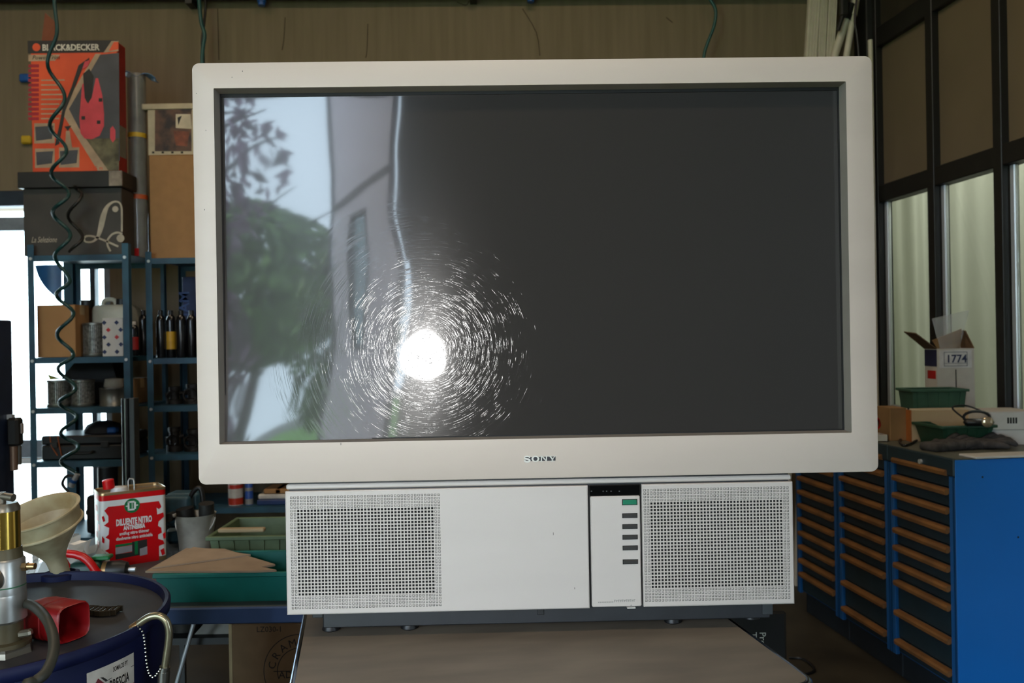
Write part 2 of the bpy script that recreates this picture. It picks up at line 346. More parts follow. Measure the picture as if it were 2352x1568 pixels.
def rrect(x0, x1, z0, z1, r, n=5):
    out = []
    for cx, cz, a0 in ((x1 - r, z1 - r, 0), (x0 + r, z1 - r, 90), (x0 + r, z0 + r, 180), (x1 - r, z0 + r, 270)):
        for k in range(n + 1):
            a = R(a0 + 90 * k / n); out.append((cx + r * math.cos(a), cz + r * math.sin(a)))
    return out
X0, X1, Z0, Z1 = -TW / 2, TW / 2, TZ, TZ + TH_
ix0, ix1 = tl(497, 600).x, tl(1950, 600).x
iz1 = (tl(700, 201).z + tl(1700, 190).z) / 2; iz0 = (tl(700, 1018).z + tl(1700, 998).z) / 2
N = 6
def loops():
    L_ = []
    for off, y in ((0.0, 0.075), (0.0, 0.0026), (0.0006, 0.0008), (0.0022, 0.0)):
        L_.append([(x, y, z) for x, z in rrect(X0 + off, X1 - off, Z0 + off, Z1 - off, 0.013 - off, N)])
    for y in (0.0, 0.0012): L_.append([(x, y, z) for x, z in rrect(ix0, ix1, iz0, iz1, 0.0012, N)])
    return L_
b = B(); Ls = loops(); n = len(Ls[0])
b.add([p for l in Ls for p in l], [(i * n + (k + 1) % n, i * n + k, (i + 1) * n + k, (i + 1) * n + (k + 1) % n) for i in range(len(Ls) - 1) for k in range(n)])
bezel = part(b, 'bezel', m_silver, tv, smooth=30)
# inner reveal down to the screen: four mitred strips
D = 0.027
sx0, sx1, sz0, sz1 = ix0 + 0.002, ix1 - 0.002, iz0 + 0.002, iz1 - 0.002
for q in (((ix0, iz1), (ix1, iz1), (sx1, sz1), (sx0, sz1)), ((ix1, iz1), (ix1, iz0), (sx1, sz0), (sx1, sz1)), ((ix1, iz0), (ix0, iz0), (sx0, sz0), (sx1, sz0)), ((ix0, iz0), (ix0, iz1), (sx0, sz1), (sx0, sz0))):
    vs = [(q[0][0], 0.001, q[0][1]), (q[1][0], 0.001, q[1][1]), (q[2][0], D, q[2][1]), (q[3][0], D, q[3][1])]
    part(B().add(vs, [(0, 1, 2, 3)]), 'screen_reveal', m_bevel, tv)
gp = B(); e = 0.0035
for q in ((sx0, sx1, sz1 - e * 1.6, sz1), (sx0, sx1, sz0, sz0 + e * 0.5), (sx0, sx0 + e * 0.7, sz0, sz1), (sx1 - e * 0.7, sx1, sz0, sz1)): gp.box(q[0], q[1], D - 0.001, D + 0.004, q[2], q[3])  # black gasket; taller top strip paints in the shade under the bezel
part(gp, 'screen_gasket_and_shade', m_gap, tv)
# screen: dark lenticular sheet behind a glossy, scratched front
ms = bpy.data.materials.new('screen_sheet'); ms.use_nodes = True; nt = ms.node_tree; P = nt.nodes['Principled BSDF']; L = nt.links.new
def node(t, **kw):
    n_ = nt.nodes.new(t)
    for k, v in kw.items(): setattr(n_, k, v)
    return n_
def math_n(op, a=None, b_=None):
    n_ = node('ShaderNodeMath', operation=op)
    for i, v in ((0, a), (1, b_)):
        if v is None: continue
        if isinstance(v, (int, float)): n_.inputs[i].default_value = v
        else: L(v, n_.inputs[i])
    return n_.outputs[0]
P.inputs['Base Color'].default_value = lin((50, 47, 45)); P.inputs['Roughness'].default_value = 0.21; P.inputs['Coat Weight'].default_value = 0.9; P.inputs['Coat Roughness'].default_value = 0.045; P.inputs['Coat IOR'].default_value = 1.5
P.inputs['Anisotropic'].default_value = 0.75; tg = nt.nodes.new('ShaderNodeCombineXYZ'); tg.inputs[2].default_value = 1.0; L(tg.outputs[0], P.inputs['Tangent']); P.inputs['IOR'].default_value = 1.5
P.inputs['Specular IOR Level'].default_value = 0.26
tc = node('ShaderNodeTexCoord'); sep = node('ShaderNodeSeparateXYZ'); L(tc.outputs['Object'], sep.inputs[0])
sc_ = tl(985, 800, D)                                  # polishing swirls of the rubbed spot on the sheet
dx = math_n('SUBTRACT', sep.outputs[0], sc_.x); dz = math_n('SUBTRACT', sep.outputs[2], sc_.z)
rad = math_n('SQRT', math_n('ADD', math_n('MULTIPLY', dx, dx), math_n('MULTIPLY', dz, dz))); ang = math_n('ARCTAN2', dz, dx)
cb_ = node('ShaderNodeCombineXYZ'); L(math_n('MULTIPLY', rad, 820.0), cb_.inputs[0]); L(math_n('MULTIPLY', ang, 3.0), cb_.inputs[1])
n1 = node('ShaderNodeTexNoise'); n1.inputs['Scale'].default_value = 1.0; n1.inputs['Detail'].default_value = 3.0; L(cb_.outputs[0], n1.inputs['Vector'])
r1 = node('ShaderNodeValToRGB'); r1.color_ramp.elements[0].position = 0.56; r1.color_ramp.elements[1].position = 0.76; L(n1.outputs[0], r1.inputs[0])
n2 = node('ShaderNodeTexNoise'); n2.inputs['Scale'].default_value = 38.0; L(tc.outputs['Object'], n2.inputs['Vector'])
fade = node('ShaderNodeMapRange'); L(rad, fade.inputs[0]); fade.inputs[1].default_value = 0.02; fade.inputs[2].default_value = 0.30; fade.inputs[3].default_value = 1.0; fade.inputs[4].default_value = 0.0
hgt = math_n('MULTIPLY', math_n('MULTIPLY', r1.outputs[0], fade.outputs[0]), math_n('MULTIPLY', math_n('POWER', n2.outputs[0], 2.2), 2.6))
bp = node('ShaderNodeBump'); bp.inputs['Strength'].default_value = 0.27; bp.inputs['Distance'].default_value = 0.0004; L(hgt, bp.inputs['Height'])
# horizontal micro-grain of the sheet
cg = node('ShaderNodeCombineXYZ'); L(math_n('MULTIPLY', sep.outputs[0], 6.0), cg.inputs[0]); L(math_n('MULTIPLY', sep.outputs[2], 650.0), cg.inputs[2])
n3 = node('ShaderNodeTexNoise'); n3.inputs['Scale'].default_value = 1.0; n3.inputs['Detail'].default_value = 2.0; L(cg.outputs[0], n3.inputs['Vector'])
bp2 = node('ShaderNodeBump'); bp2.inputs['Strength'].default_value = 0.05; bp2.inputs['Distance'].default_value = 0.0006; L(n3.outputs[0], bp2.inputs['Height']); L(bp.outputs[0], bp2.inputs['Normal'])
nw = node('ShaderNodeTexNoise'); nw.inputs['Scale'].default_value = 5.0; nw.inputs['Detail'].default_value = 1.0; L(tc.outputs['Object'], nw.inputs['Vector'])
bw = node('ShaderNodeBump'); bw.inputs['Strength'].default_value = 1.0; bw.inputs['Distance'].default_value = 0.0013; L(nw.outputs[0], bw.inputs['Height']); L(bp.outputs[0], bw.inputs['Normal'])
L(bp2.outputs[0], P.inputs['Normal']); L(bw.outputs[0], P.inputs['Coat Normal'])
L(math_n('ADD', math_n('MULTIPLY', hgt, 0.05), 0.034), P.inputs['Coat Roughness'])
SWX = 0.0
def scr(u, v):                                          # the sheet is not perfectly flat: it bows a little at its lower left
    x = sx0 + u * (sx1 - sx0); z = sz0 + v * (sz1 - sz0)
    return (x, D + 0.001 - SCREEN_BOW * max(0.0, 0.35 - v) ** 2 * max(0.0, 0.5 - u) ** 1.5, z)
SCREEN_BOW = 0.12
scm = part(B().grid(scr, 48, 32), 'screen', ms, tv, label='dark glossy screen with fine circular scratches', smooth=180)
# housing behind the bezel, narrowing to the back
b = B()
f0 = rrect(X0 + 0.008, X1 - 0.008, Z0 + 0.006, Z1 - 0.006, 0.012, 3); f1 = rrect(X0 + 0.012, X1 - 0.012, Z0 + 0.006, Z1 - 0.014, 0.012, 3); f2 = rrect(-0.34, 0.34, Z0 + 0.02, Z1 - 0.16, 0.03, 3)
vs = [(x, 0.05, z) for x, z in f0] + [(x, 0.11, z) for x, z in f1] + [(x, 0.50, z) for x, z in f2]; n = len(f0)
fs = [(i * n + k, (i + 1) * n + k, (i + 1) * n + (k + 1) % n, i * n + (k + 1) % n) for i in range(2) for k in range(n)] + [tuple(2 * n + k for k in range(n)), tuple(range(n - 1, -1, -1))]
part(b.add(vs, fs), 'back_housing', m_tvdark, tv, smooth=30)
# ------------------ base with speakers
px0, px1 = tl(657, 1270).x, tl(1823, 1250).x
pz1 = (tl(800, 1126).z + tl(1700, 1107).z) / 2; pz0 = (tl(900, 1406).z + tl(1700, 1391).z) / 2
pz1 -= 0.001
part(B().box(px0, px1, 0.006, 0.40, pz1 + 0.0025, TZ - 0.0035, 0.002), 'neck_strip', m_silver2, tv)
part(B().box(px0 + 0.004, px1 - 0.004, 0.012, 0.38, pz0 + 0.003, TZ + 0.004), 'cabinet_core', m_tvdark, tv)
def plate(x0, x1, z0, z1, y=0.0, t=0.010, r=0.0015, hole=None, mats=None, name='panel', label=None, grid=None):
    b = B(); ed = 0.0018
    if grid is None: b.box(x0, x1, y, y + t, z0, z1, ed)
    else:
        gx0, gz1, nx, ny, p, h, bx, bz = grid; gx1 = gx0 + nx * p; gz0 = gz1 - ny * p
        # rim with eased outer edge
        o = [(x0, z0), (x1, z0), (x1, z1), (x0, z1)]; i_ = [(x0 + ed, z0 + ed), (x1 - ed, z0 + ed), (x1 - ed, z1 - ed), (x0 + ed, z1 - ed)]
        vs = [(x, y + t, z) for x, z in o] + [(x, y + ed * 0.7, z) for x, z in o] + [(x, y, z) for x, z in i_]
        b.add(vs, [(i * 4 + k, i * 4 + (k + 1) % 4, (i + 1) * 4 + (k + 1) % 4, (i + 1) * 4 + k) for i in range(2) for k in range(4)])
        xs = [i_[0][0], gx0, gx1, i_[1][0]]; zs = [i_[0][1], gz0, gz1, i_[2][1]]
        for a in range(3):
            for c in range(3):
                if a == 1 and c == 1: continue
                b.add([(xs[a], y, zs[c]), (xs[a + 1], y, zs[c]), (xs[a + 1], y, zs[c + 1]), (xs[a], y, zs[c + 1])], [(0, 1, 2, 3)])
        for r_ in range(ny):
            for c in range(nx):
                cx = gx0 + (c + 0.5) * p; cz = gz1 - (r_ + 0.5) * p; q = p / 2; hh = h / 2
                thru = bx <= c < nx - bx and bz <= r_ < ny - bz
                O4 = [(cx - q, y, cz - q), (cx + q, y, cz - q), (cx + q, y, cz + q), (cx - q, y, cz + q)]
                I4 = [(cx - hh, y, cz - hh), (cx + hh, y, cz - hh), (cx + hh, y, cz + hh), (cx - hh, y, cz + hh)]
                if thru:
                    F4 = [(v[0], y + 0.0015, v[2]) for v in I4]; fl = [(8, 9, 10, 11)]
                    vs = O4 + I4 + F4
                    b.add(vs, [(k, (k + 1) % 4, 4 + (k + 1) % 4, 4 + k) for k in range(4)] + [(4 + k, 4 + (k + 1) % 4, 8 + (k + 1) % 4, 8 + k) for k in range(4)])
                    b.add(F4, [(0, 1, 2, 3)], 1)
                else:                                   # blind dimple: a fine groove round a raised square
                    g = hh - 0.0006; s2 = g - 0.0003
                    G4 = [(cx - hh + 0.0001, y + 0.0011, cz - hh + 0.0001), (cx + hh - 0.0001, y + 0.0011, cz - hh + 0.0001), (cx + hh - 0.0001, y + 0.0011, cz + hh - 0.0001), (cx - hh + 0.0001, y + 0.0011, cz + hh - 0.0001)]
                    H4 = [(cx - g, y + 0.0011, cz - g), (cx + g, y + 0.0011, cz - g), (cx + g, y + 0.0011, cz + g), (cx - g, y + 0.0011, cz + g)]
                    T4 = [(cx - s2, y + 0.0002, cz - s2), (cx + s2, y + 0.0002, cz - s2), (cx + s2, y + 0.0002, cz + s2), (cx - s2, y + 0.0002, cz + s2)]
                    vs = O4 + I4 + G4 + H4 + T4
                    b.add(vs, [(i * 4 + k, i * 4 + (k + 1) % 4, (i + 1) * 4 + (k + 1) % 4, (i + 1) * 4 + k) for i in (0, 3) for k in range(4)] + [(16, 17, 18, 19)])
                    b.add(vs, [(i * 4 + k, i * 4 + (k + 1) % 4, (i + 1) * 4 + (k + 1) % 4, (i + 1) * 4 + k) for i in (1, 2) for k in range(4)], 2)
    return part(b, name, mats or [m_silver2], tv, label=label)
m_cloth = M('speaker_cloth', (9, 12, 14), 0.9, var=0.4, scale=60)
m_groove = M('groove_shade', (104, 104, 102), 0.8)  # darker grey puts the shade of the dimple grooves into the colour
PIT = 7.72 / (FPX / 1.45) * 1.0
a0 = tl(669, 1142.5); a1 = tl(1007.5, 1137.5); pitL = (a1.x - a0.x) / 44
plate(px0, tl(1353.5, 1250).x - 0.001, pz0, pz1, name='left_speaker_panel', mats=[m_silver2, m_cloth, m_groove], grid=(a0.x - pitL / 2, a0.z + pitL / 2 - 0.0005, 45, 34, pitL, 0.0039, 2, 4))
c0 = tl(1480.5, 1125.5); c1 = tl(1808.5, 1120.0); nR = 44; pitR = (c1.x - c0.x) / (nR - 1)
plate(tl(1475.5, 1250).x + 0.0008, px1, pz0, pz1, name='right_speaker_panel', mats=[m_silver2, m_cloth, m_groove], grid=(c0.x - pitR / 2, c0.z + pitR / 2 - 0.0005, nR, 34, pitR, 0.0039, 2, 4))
kx0, kx1 = tl(1357, 1250).x, tl(1473, 1250).x
zk = tl(1412, 1140).z
cp = plate(kx0 + 0.0007, kx1 - 0.0007, pz0 + 0.001, zk, name='control_panel', y=0.0012)
part(B().box(kx0, kx1, 0.003, 0.01, zk + 0.0005, pz1, 0.001), 'sensor_window', M('sensor_black', (6, 6, 7), 0.12), tv, smooth=30)
m_print = M('print_grey', (148, 146, 142), 0.6)
sw_ = bpy.data.objects['sensor_window']
for px in (1359, 1386, 1394, 1404, 1423):
    q = tl(px, 1129); part(B().box(q.x - 0.0012, q.x + 0.0012, 0.0025, 0.004, q.z - 0.001, q.z + 0.001), 'indicator', M('indicator_grey', (70, 72, 74), 0.4), sw_)
m_btn = M('button_dark', (52, 51, 50), 0.4); m_grn = M('button_green', (28, 118, 88), 0.35)
for i, (y, h) in enumerate(((1153.5, 11), (1184.5, 8), (1209.5, 8), (1234, 8), (1258.5, 8), (1290.5, 8))):
    q = tl(1446.5 + i * 0.3, y); hw = 0.0122; hh = h / 2 / (FPX / 1.45)
    part(B().box(q.x - hw - 0.0012, q.x + hw + 0.0012, 0.0004, 0.003, q.z - hh - 0.0011, q.z + hh + 0.0011), 'button_surround', m_gap, tv)
    part(B().box(q.x - hw, q.x + hw, -0.0012, 0.003, q.z - hh, q.z + hh, 0.0008), 'button', m_grn if i == 0 else m_btn, tv, label='green power button' if i == 0 else None)
q = tl(1411, 1384)
b = B()
for k in range(11): xx = tl(1411 + k * 4.5, 1382).x; hgt_ = (1378.2, 1379, 1378.2, 1378.6)[k % 4]; b.box(xx, xx + 0.0009, 0.0006, 0.002, tl(1411, 1383.4).z, tl(1411, hgt_).z); b.box(xx, xx + 0.0026, 0.0006, 0.002, tl(1411, hgt_ + 0.9).z, tl(1411, hgt_).z)
part(b, 'model_print', m_print, cp, stuff=True); b = B()
for k in range(9): xx = tl(1374 + k * 4, 1382).x; b.box(xx, xx + 0.002, 0.0006, 0.002, tl(1380, 1384.5).z, tl(1380, 1382.6).z)
part(b, 'small_print', m_print, cp, stuff=True)
q = tl(1450, 1390); part(B().prism([(q.x - 0.0018, q.z - 0.001), (q.x + 0.0018, q.z - 0.001), (q.x, q.z + 0.001)], 0.0006, 0.002), 'arrow_mark', m_print, cp)
# dark skirt under the panels
tz = 0.0135; tv.location.z += 0.0004
part(B().box(tl(733, 1420).x, tl(1782, 1400).x, 0.03, 0.40, tz, pz0 + 0.004, 0.002), 'plinth', m_tvdark, tv)
part(B().box(tl(702, 1420).x, tl(733, 1420).x - 0.004, 0.05, 0.30, tz + 0.012, pz0 + 0.004, 0.001), 'end_block', m_tvdark, tv)
part(B().box(tl(1762, 1400).x, tl(1786, 1400).x, 0.024, 0.05, tz + 0.008, pz0 - 0.004, 0.001), 'end_block', M('plinth_bracket', (62, 66, 68), 0.5), tv)
part(B().box(tl(1236, 1417).x, tl(1252, 1417).x, 0.0285, 0.034, tl(1244, 1425).z, tl(1244, 1410).z, 0.001), 'cover_plug', M('plug_dark', (34, 35, 37), 0.5), tv)
part(B().box(tl(1441, 1397).x, tl(1460, 1397).x, 0.001, 0.01, pz0 - 0.0022, pz0 - 0.0006), 'catch', M('catch_white', (225, 224, 220), 0.4), tv)
for px, yy in ((760, 0.06), (940, 0.06), (1545, 0.06), (1725, 0.07)):
    x = tl(px, 1430, yy).x; part(B().lathe([(0.013, 0.0), (0.016, 0.002), (0.016, 0.004), (0.012, tz + 0.002)], 18, Matrix.Translation((x, yy, 0))), 'foot', m_black, tv, smooth=40)
for x in (-0.3, 0.3): part(B().lathe([(0.016, 0.0), (0.016, tz + 0.002)], 14, Matrix.Translation((x, 0.36, 0))), 'foot', m_black, tv, smooth=40)
# marks on the paint
m_nick = M('paint_nick', (120, 116, 110), 0.6); b = B()
for px, py, l in ((783, 1020, 5), (1271, 1226, 6), (470, 482, 3), (1320, 1351, 4), (473, 300, 2), (451, 215, 2), (557, 164, 3), (533, 178, 2)):
    q = tl(px, py); b.box(q.x - 0.0006, q.x + 0.0006, -0.0002, 0.001, q.z - l * 0.0004, q.z + l * 0.0004)
part(b, 'paint_nicks', m_nick, tv, stuff=True)
# maker's word on the bezel: raised letters with a dark ground
logo = part(B().box(tl(1206, 1055).x, tl(1276, 1054).x, -0.0004, 0.0006, tl(1240, 1058.6).z, tl(1240, 1049.2).z), 'name_badge', M('badge_dark', (38, 37, 45), 0.4), tv)
m_let = M('letter_silver', (214, 212, 206), 0.3, 0.0)
def lp(u, v):                                           # pixel of the enlarged badge -> local
    q = tl(1190 + u * 100 / 2352, 1035 + v * 40 / 941); return (q.x, q.z)
def ring(cx, cy, rx, ry, ix, iy, n=28):
    b = B(); o = [lp(cx + rx * math.cos(2 * PI * k / n), cy + ry * math.sin(2 * PI * k / n)) for k in range(n)]; i_ = [lp(cx + ix * math.cos(2 * PI * k / n), cy + iy * math.sin(2 * PI * k / n)) for k in range(n)]
    vs = [(x, -0.0016, z) for x, z in o] + [(x, -0.0016, z) for x, z in i_] + [(x, 0, z) for x, z in o] + [(x, 0, z) for x, z in i_]
    fs = []
    for k in range(n):
        j = (k + 1) % n; fs += [(k, j, n + j, n + k), (2 * n + k, 2 * n + j, j, k), (n + k, n + j, 3 * n + j, 3 * n + k)]
    return b.add(vs, fs)
part(ring(935, 440, 212, 165, 112, 112), 'letter', m_let, logo)
def poly_letter(polys):
    b = B()
    for p in polys: b.prism([lp(u, v) for u, v in p], -0.0016, 0.0)
    return part(b, 'letter', m_let, logo)
def stroke(pts, ws):
    pts = [Vector((x, y)) for x, y in pts]; l = []; r = []
    for i, p in enumerate(pts):
        t = (pts[min(i + 1, len(pts) - 1)] - pts[max(i - 1, 0)]).normalized(); nn = Vector((-t.y, t.x)) * ws[i] / 2
        l.append(p + nn); r.append(p - nn)
    return [[tuple(l[i]), tuple(l[i + 1]), tuple(r[i + 1]), tuple(r[i])] for i in range(len(pts) - 1)]
S = spline([(625, 370, 0), (560, 320, 0), (480, 300, 0), (390, 320, 0), (345, 370, 0), (390, 430, 0), (490, 455, 0), (590, 480, 0), (630, 530, 0), (580, 580, 0), (480, 592, 0), (390, 570, 0), (340, 510, 0)], 2)
poly_letter(stroke([(p.x, p.y) for p in S], [40 + 55 * (0.35 + 0.65 * abs(math.cos(PI * k / (len(S) - 1)) < 0.35)) for k in range(len(S))]) + [[(600, 280), (650, 280), (650, 400), (625, 400)], [(310, 590), (345, 600), (345, 490), (318, 490)]])
poly_letter([[(1170, 275), (1330, 275), (1330, 305), (1170, 305)], [(1225, 300), (1290, 300), (1290, 560), (1225, 560)], [(1170, 548), (1360, 548), (1360, 580), (1170, 580)], [(1230, 285), (1330, 285), (1560, 555), (1480, 555)], [(1500, 300), (1560, 300), (1560, 580), (1500, 540)], [(1440, 275), (1625, 275), (1625, 305), (1440, 305)]])
poly_letter([[(1630, 275), (1860, 275), (1860, 305), (1630, 305)], [(1670, 300), (1770, 300), (1890, 440), (1890, 470), (1820, 470)], [(1940, 300), (2010, 300), (1900, 440), (1870, 440)], [(1880, 275), (2080, 275), (2080, 320), (1900, 305)], [(1815, 430), (1895, 430), (1895, 560), (1815, 560)], [(1750, 545), (1960, 545), (1960, 580), (1750, 580)]])

# ================================================================== TABLE under the television
TT = 0.953
tr0, tr1 = onz(1690, 1424, TT), onz(1850, 1545, TT); tl0, tl1 = onz(690, 1420, TT), onz(668, 1560, TT)
ta = math.atan2(-(tr1.x - tr0.x), -(tr1.y - tr0.y)) * 0.5 + math.atan2(-(tl1.x - tl0.x), -(tl1.y - tl0.y)) * 0.5   # direction away from camera
tdir = Vector((math.sin(ta), math.cos(ta), 0)); trt = Vector((math.cos(ta), -math.sin(ta), 0))
wl_ = (tl1 - Vector((0, 0, TT))).dot(trt); wr_ = (tr1 - Vector((0, 0, TT))).dot(trt)
front = (onz(1868, 1572, TT)).dot(tdir) + 0.004
tab = thing('work_table', 'grey-brown topped work table with a rounded metal edge under the television', 'table', (0, 0, 0), -ta)
m_top = M('table_top_linoleum', (122, 111, 97), 0.6, var=0.13, scale=7, stretch=(0.7, 2.4, 1), bump=0.03)
m_rim = M('rim_steel', (120, 132, 150), 0.22, 1.0, var=0.1)
back_ = front + 0.85
def tpoly(inset, r):
    return rrect(wl_ + inset, wr_ - inset, front + inset, back_ - inset, r, 6)
b = B(); p1 = tpoly(0.007, 0.024); n = len(p1)
b.add([(x, y, TT - 0.0) for x, y in p1] + [(x, y, TT - 0.026) for x, y in p1], [tuple(range(n)), tuple(range(2 * n - 1, n - 1, -1))] + [(k, n + k, n + (k + 1) % n, (k + 1) % n) for k in range(n)])
part(b, 'table_top', m_top, tab)
b = B(); lo = []
for ins, z in ((0.0075, TT - 0.028), (0.0, TT - 0.026), (-0.004, TT - 0.014), (-0.0015, TT - 0.002), (0.003, TT + 0.0008), (0.0075, TT - 0.001)):
    lo.append([(x, y, z) for x, y in tpoly(ins, 0.031 - ins)])
b.add([p for l in lo for p in l], [(i * n + (k + 1) % n, i * n + k, (i + 1) * n + k, (i + 1) * n + (k + 1) % n) for i in range(len(lo) - 1) for k in range(n)])
part(b, 'edge_rim', m_rim, tab, smooth=60)
for sx in (wl_ + 0.05, wr_ - 0.05):
    for sy in (front + 0.06, back_ - 0.06): part(B().box(sx - 0.018, sx + 0.018, sy - 0.018, sy + 0.018, 0, TT - 0.026, 0.003), 'leg', m_dark, tab)
part(B().box(wl_ + 0.05, wr_ - 0.05, front + 0.055, front + 0.075, TT - 0.075, TT - 0.026), 'apron', m_dark, tab); part(B().box(wl_ + 0.05, wr_ - 0.05, back_ - 0.075, back_ - 0.055, TT - 0.075, TT - 0.026), 'apron', m_dark, tab)

# ================================================================== DRAWER CABINETS on the right
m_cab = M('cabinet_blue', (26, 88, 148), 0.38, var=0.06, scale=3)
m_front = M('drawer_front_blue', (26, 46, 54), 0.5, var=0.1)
m_cabtop = M('cabinet_top_grey', (92, 92, 80), 0.5, var=0.2, scale=6)
m_pull = M('drawer_pull_orange', (132, 88, 44), 0.65, var=0.18, scale=9, rgb2=(108, 72, 38))
m_plinth = M('cabinet_plinth', (24, 34, 42), 0.6)
edges = [0.0, wl(2043, 1200)[0], wl(1925, 1250)[0], wl(1830, 1280)[0]]
edges.append(edges[3] + (edges[3] - edges[2]))
edges.append(edges[4] + (edges[4] - edges[3]))
zl1 = [wl(2048, y)[1] for y in (1054, 1095, 1135, 1175, 1214, 1252, 1292, 1331, 1398, 1464)]
zl2 = [wl(1930, y)[1] for y in (1063, 1096, 1132, 1167, 1203, 1237, 1274, 1333, 1389)]
s0 = (zl1[0] - zl1[7]) / 7; zl1 = [zl1[0] - s0 * k for k in range(8)] + [zl1[7] - 0.127, zl1[7] - 0.25]
zl2 = [zl1[0] - s0 * k for k in range(8)] + [zl1[7] - 0.127, zl1[7] - 0.25]
zl3 = [zl1[0] - s0 * 0.98 * k for k in range(11)]
ZB = 0.115; CD = 0.66
cab_lab = ['blue steel drawer cabinet nearest the camera, its bright blue side panel showing', 'blue drawer cabinet with orange pulls, second from the bright side panel', 'blue drawer cabinet with evenly spaced orange pulls beside the television base', 'blue drawer cabinet behind the television, fourth from the bright side panel', 'blue drawer cabinet at the far end of the row behind the television']
for ci in range(3):
    e0, e1 = edges[ci], edges[ci + 1]; zz = (zl1, zl2, zl3, zl3, zl2)[ci]
    cb = thing('drawer_cabinet', cab_lab[ci], 'cabinet', O + NY * (e0 + e1) / 2 + NX * CD / 2, PHI, 'drawer cabinets under the glazing')
    hy = (e1 - e0) / 2; hx = CD / 2
    b = B(); b.box(-hx, hx, -hy + 0.001, -hy + 0.016, ZB, 0.93, 0.002); b.box(-hx, hx, hy - 0.016, hy - 0.001, ZB, 0.93, 0.002); b.box(hx - 0.01, hx, -hy + 0.016, hy - 0.016, ZB, 0.93)
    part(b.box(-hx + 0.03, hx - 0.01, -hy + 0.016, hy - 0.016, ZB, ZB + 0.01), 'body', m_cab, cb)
    fz = B(); fz.box(-hx, -hx + 0.018, -hy + 0.001, -hy + 0.035, ZB, 0.93, 0.002); fz.box(-hx, -hx + 0.018, hy - 0.035, hy - 0.001, ZB, 0.93, 0.002)
    part(fz, 'front_stile', m_cab, cb)
    part(B().box(-hx + 0.05, hx, -hy + 0.001, hy - 0.001, 0.0, ZB - 0.002, 0.003), 'plinth', m_plinth, cb)
    part(B().box(-hx - 0.004, hx, -hy + 0.0005, hy - 0.0005, 0.932, 0.999, 0.004), 'top', [m_front, m_cabtop], cb)
    part(B().box(-hx + 0.004, hx - 0.004, -hy + 0.0005, hy - 0.0005, 0.996, 1.0), 'top_mat', m_cabtop, cb)
    lk = part(B().cyl((-hx - 0.012, -hy + 0.20, 0.963), (-hx, -hy + 0.20, 0.963), 0.010, 14), 'lock', m_alu, cb, smooth=40)
    for k, z in enumerate(zz):
        zt = z + 0.012; zb = (zz[k + 1] + 0.017) if k + 1 < len(zz) else ZB + 0.014
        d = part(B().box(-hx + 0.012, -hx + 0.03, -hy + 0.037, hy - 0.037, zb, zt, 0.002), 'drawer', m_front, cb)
        if ci < 3:
            pr = [(-hx + 0.013, zt - 0.001), (-hx - 0.010, zt - 0.002), (-hx - 0.014, zt - 0.010), (-hx - 0.012, zt - 0.023), (-hx - 0.004, zt - 0.024), (-hx + 0.013, zt - 0.012)]
            y0, y1 = -hy + 0.040, hy - 0.040
            vs = [(x, y0, zq) for x, zq in pr] + [(x, y1, zq) for x, zq in pr]; n6 = len(pr)
            part(B().add(vs, [tuple(range(n6 - 1, -1, -1)), tuple(range(n6, 2 * n6))] + [(i, (i + 1) % n6, n6 + (i + 1) % n6, n6 + i) for i in range(n6)]), 'drawer_pull', m_pull, d)
    if ci == 0:
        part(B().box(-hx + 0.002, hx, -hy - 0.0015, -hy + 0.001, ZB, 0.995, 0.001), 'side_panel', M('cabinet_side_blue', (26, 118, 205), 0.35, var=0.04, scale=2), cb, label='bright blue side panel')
        for px, py in ((2256, 1095), (2338, 1233)):
            p = onplane(px, py, O, NY) - O; x = p.dot(NX) - hx
            part(B().cyl((x, -hy - 0.0018, p.z), (x, -hy + 0.002, p.z), 0.004, 10), 'rivet_hole', m_black, cb)
def ontop(px, py, z=1.0): return onz(px, py, z)
# ------------------------------------------------------------------ generic builders
m_card = M('cardboard', (172, 128, 82), 0.85, var=0.08, scale=6)
m_card_d = M('cardboard_brown', (150, 116, 76), 0.85, var=0.1, scale=6)
m_white = M('white_card', (205, 202, 194), 0.7, var=0.04)
m_ink = M('ink_blue', (38, 52, 90), 0.7); m_inkk = M('ink_black', (28, 26, 26), 0.7); m_inkw = M('ink_white', (215, 210, 200), 0.7)
m_red = M('red_print', (190, 22, 26), 0.45, var=0.08); m_tan = M('tape_tan', (190, 160, 110), 0.4)
def carton(name, label, loc, wdt, dep, hgt, m, rz=0, cat='box', group=None, tape=True, flaps=True):
    """closed shipping carton: four walls as one body, two top flaps with a seam between them, a tape strip"""
    t = thing(name, label, cat, loc, rz, group); hw, hd = wdt / 2, dep / 2
    part(B().box(-hw, hw, -hd, hd, 0, hgt - 0.003, 0.002), 'body', m, t)
    if flaps:
        part(B().box(-hw, hw, -hd, -0.001, hgt - 0.003, hgt, 0.001), 'flap', m, t); part(B().box(-hw, hw, 0.001, hd, hgt - 0.003, hgt, 0.001), 'flap', m, t)
    if tape: part(B().box(-hw - 0.0005, hw + 0.0005, -0.024, 0.024, hgt - 0.05, hgt + 0.0005), 'tape', m_tan, t)
    return t
def pxbox(pl, pr, pt, pb, Y):
    xm = (pl + pr) / 2; ym = (pt + pb) / 2
    x0, x1 = at(pl, ym, Y).x, at(pr, ym, Y).x; z1, z0 = at(xm, pt, Y).z, at(xm, pb, Y).z
    return (x0 + x1) / 2, z0, x1 - x0, z1 - z0
def turned(name, label, cat, loc, prof, m, partname='body', n=28, group=None):
    t = thing(name, label, cat, loc, 0, group); part(B().lathe(prof, n), partname, m, t, smooth=40); return t

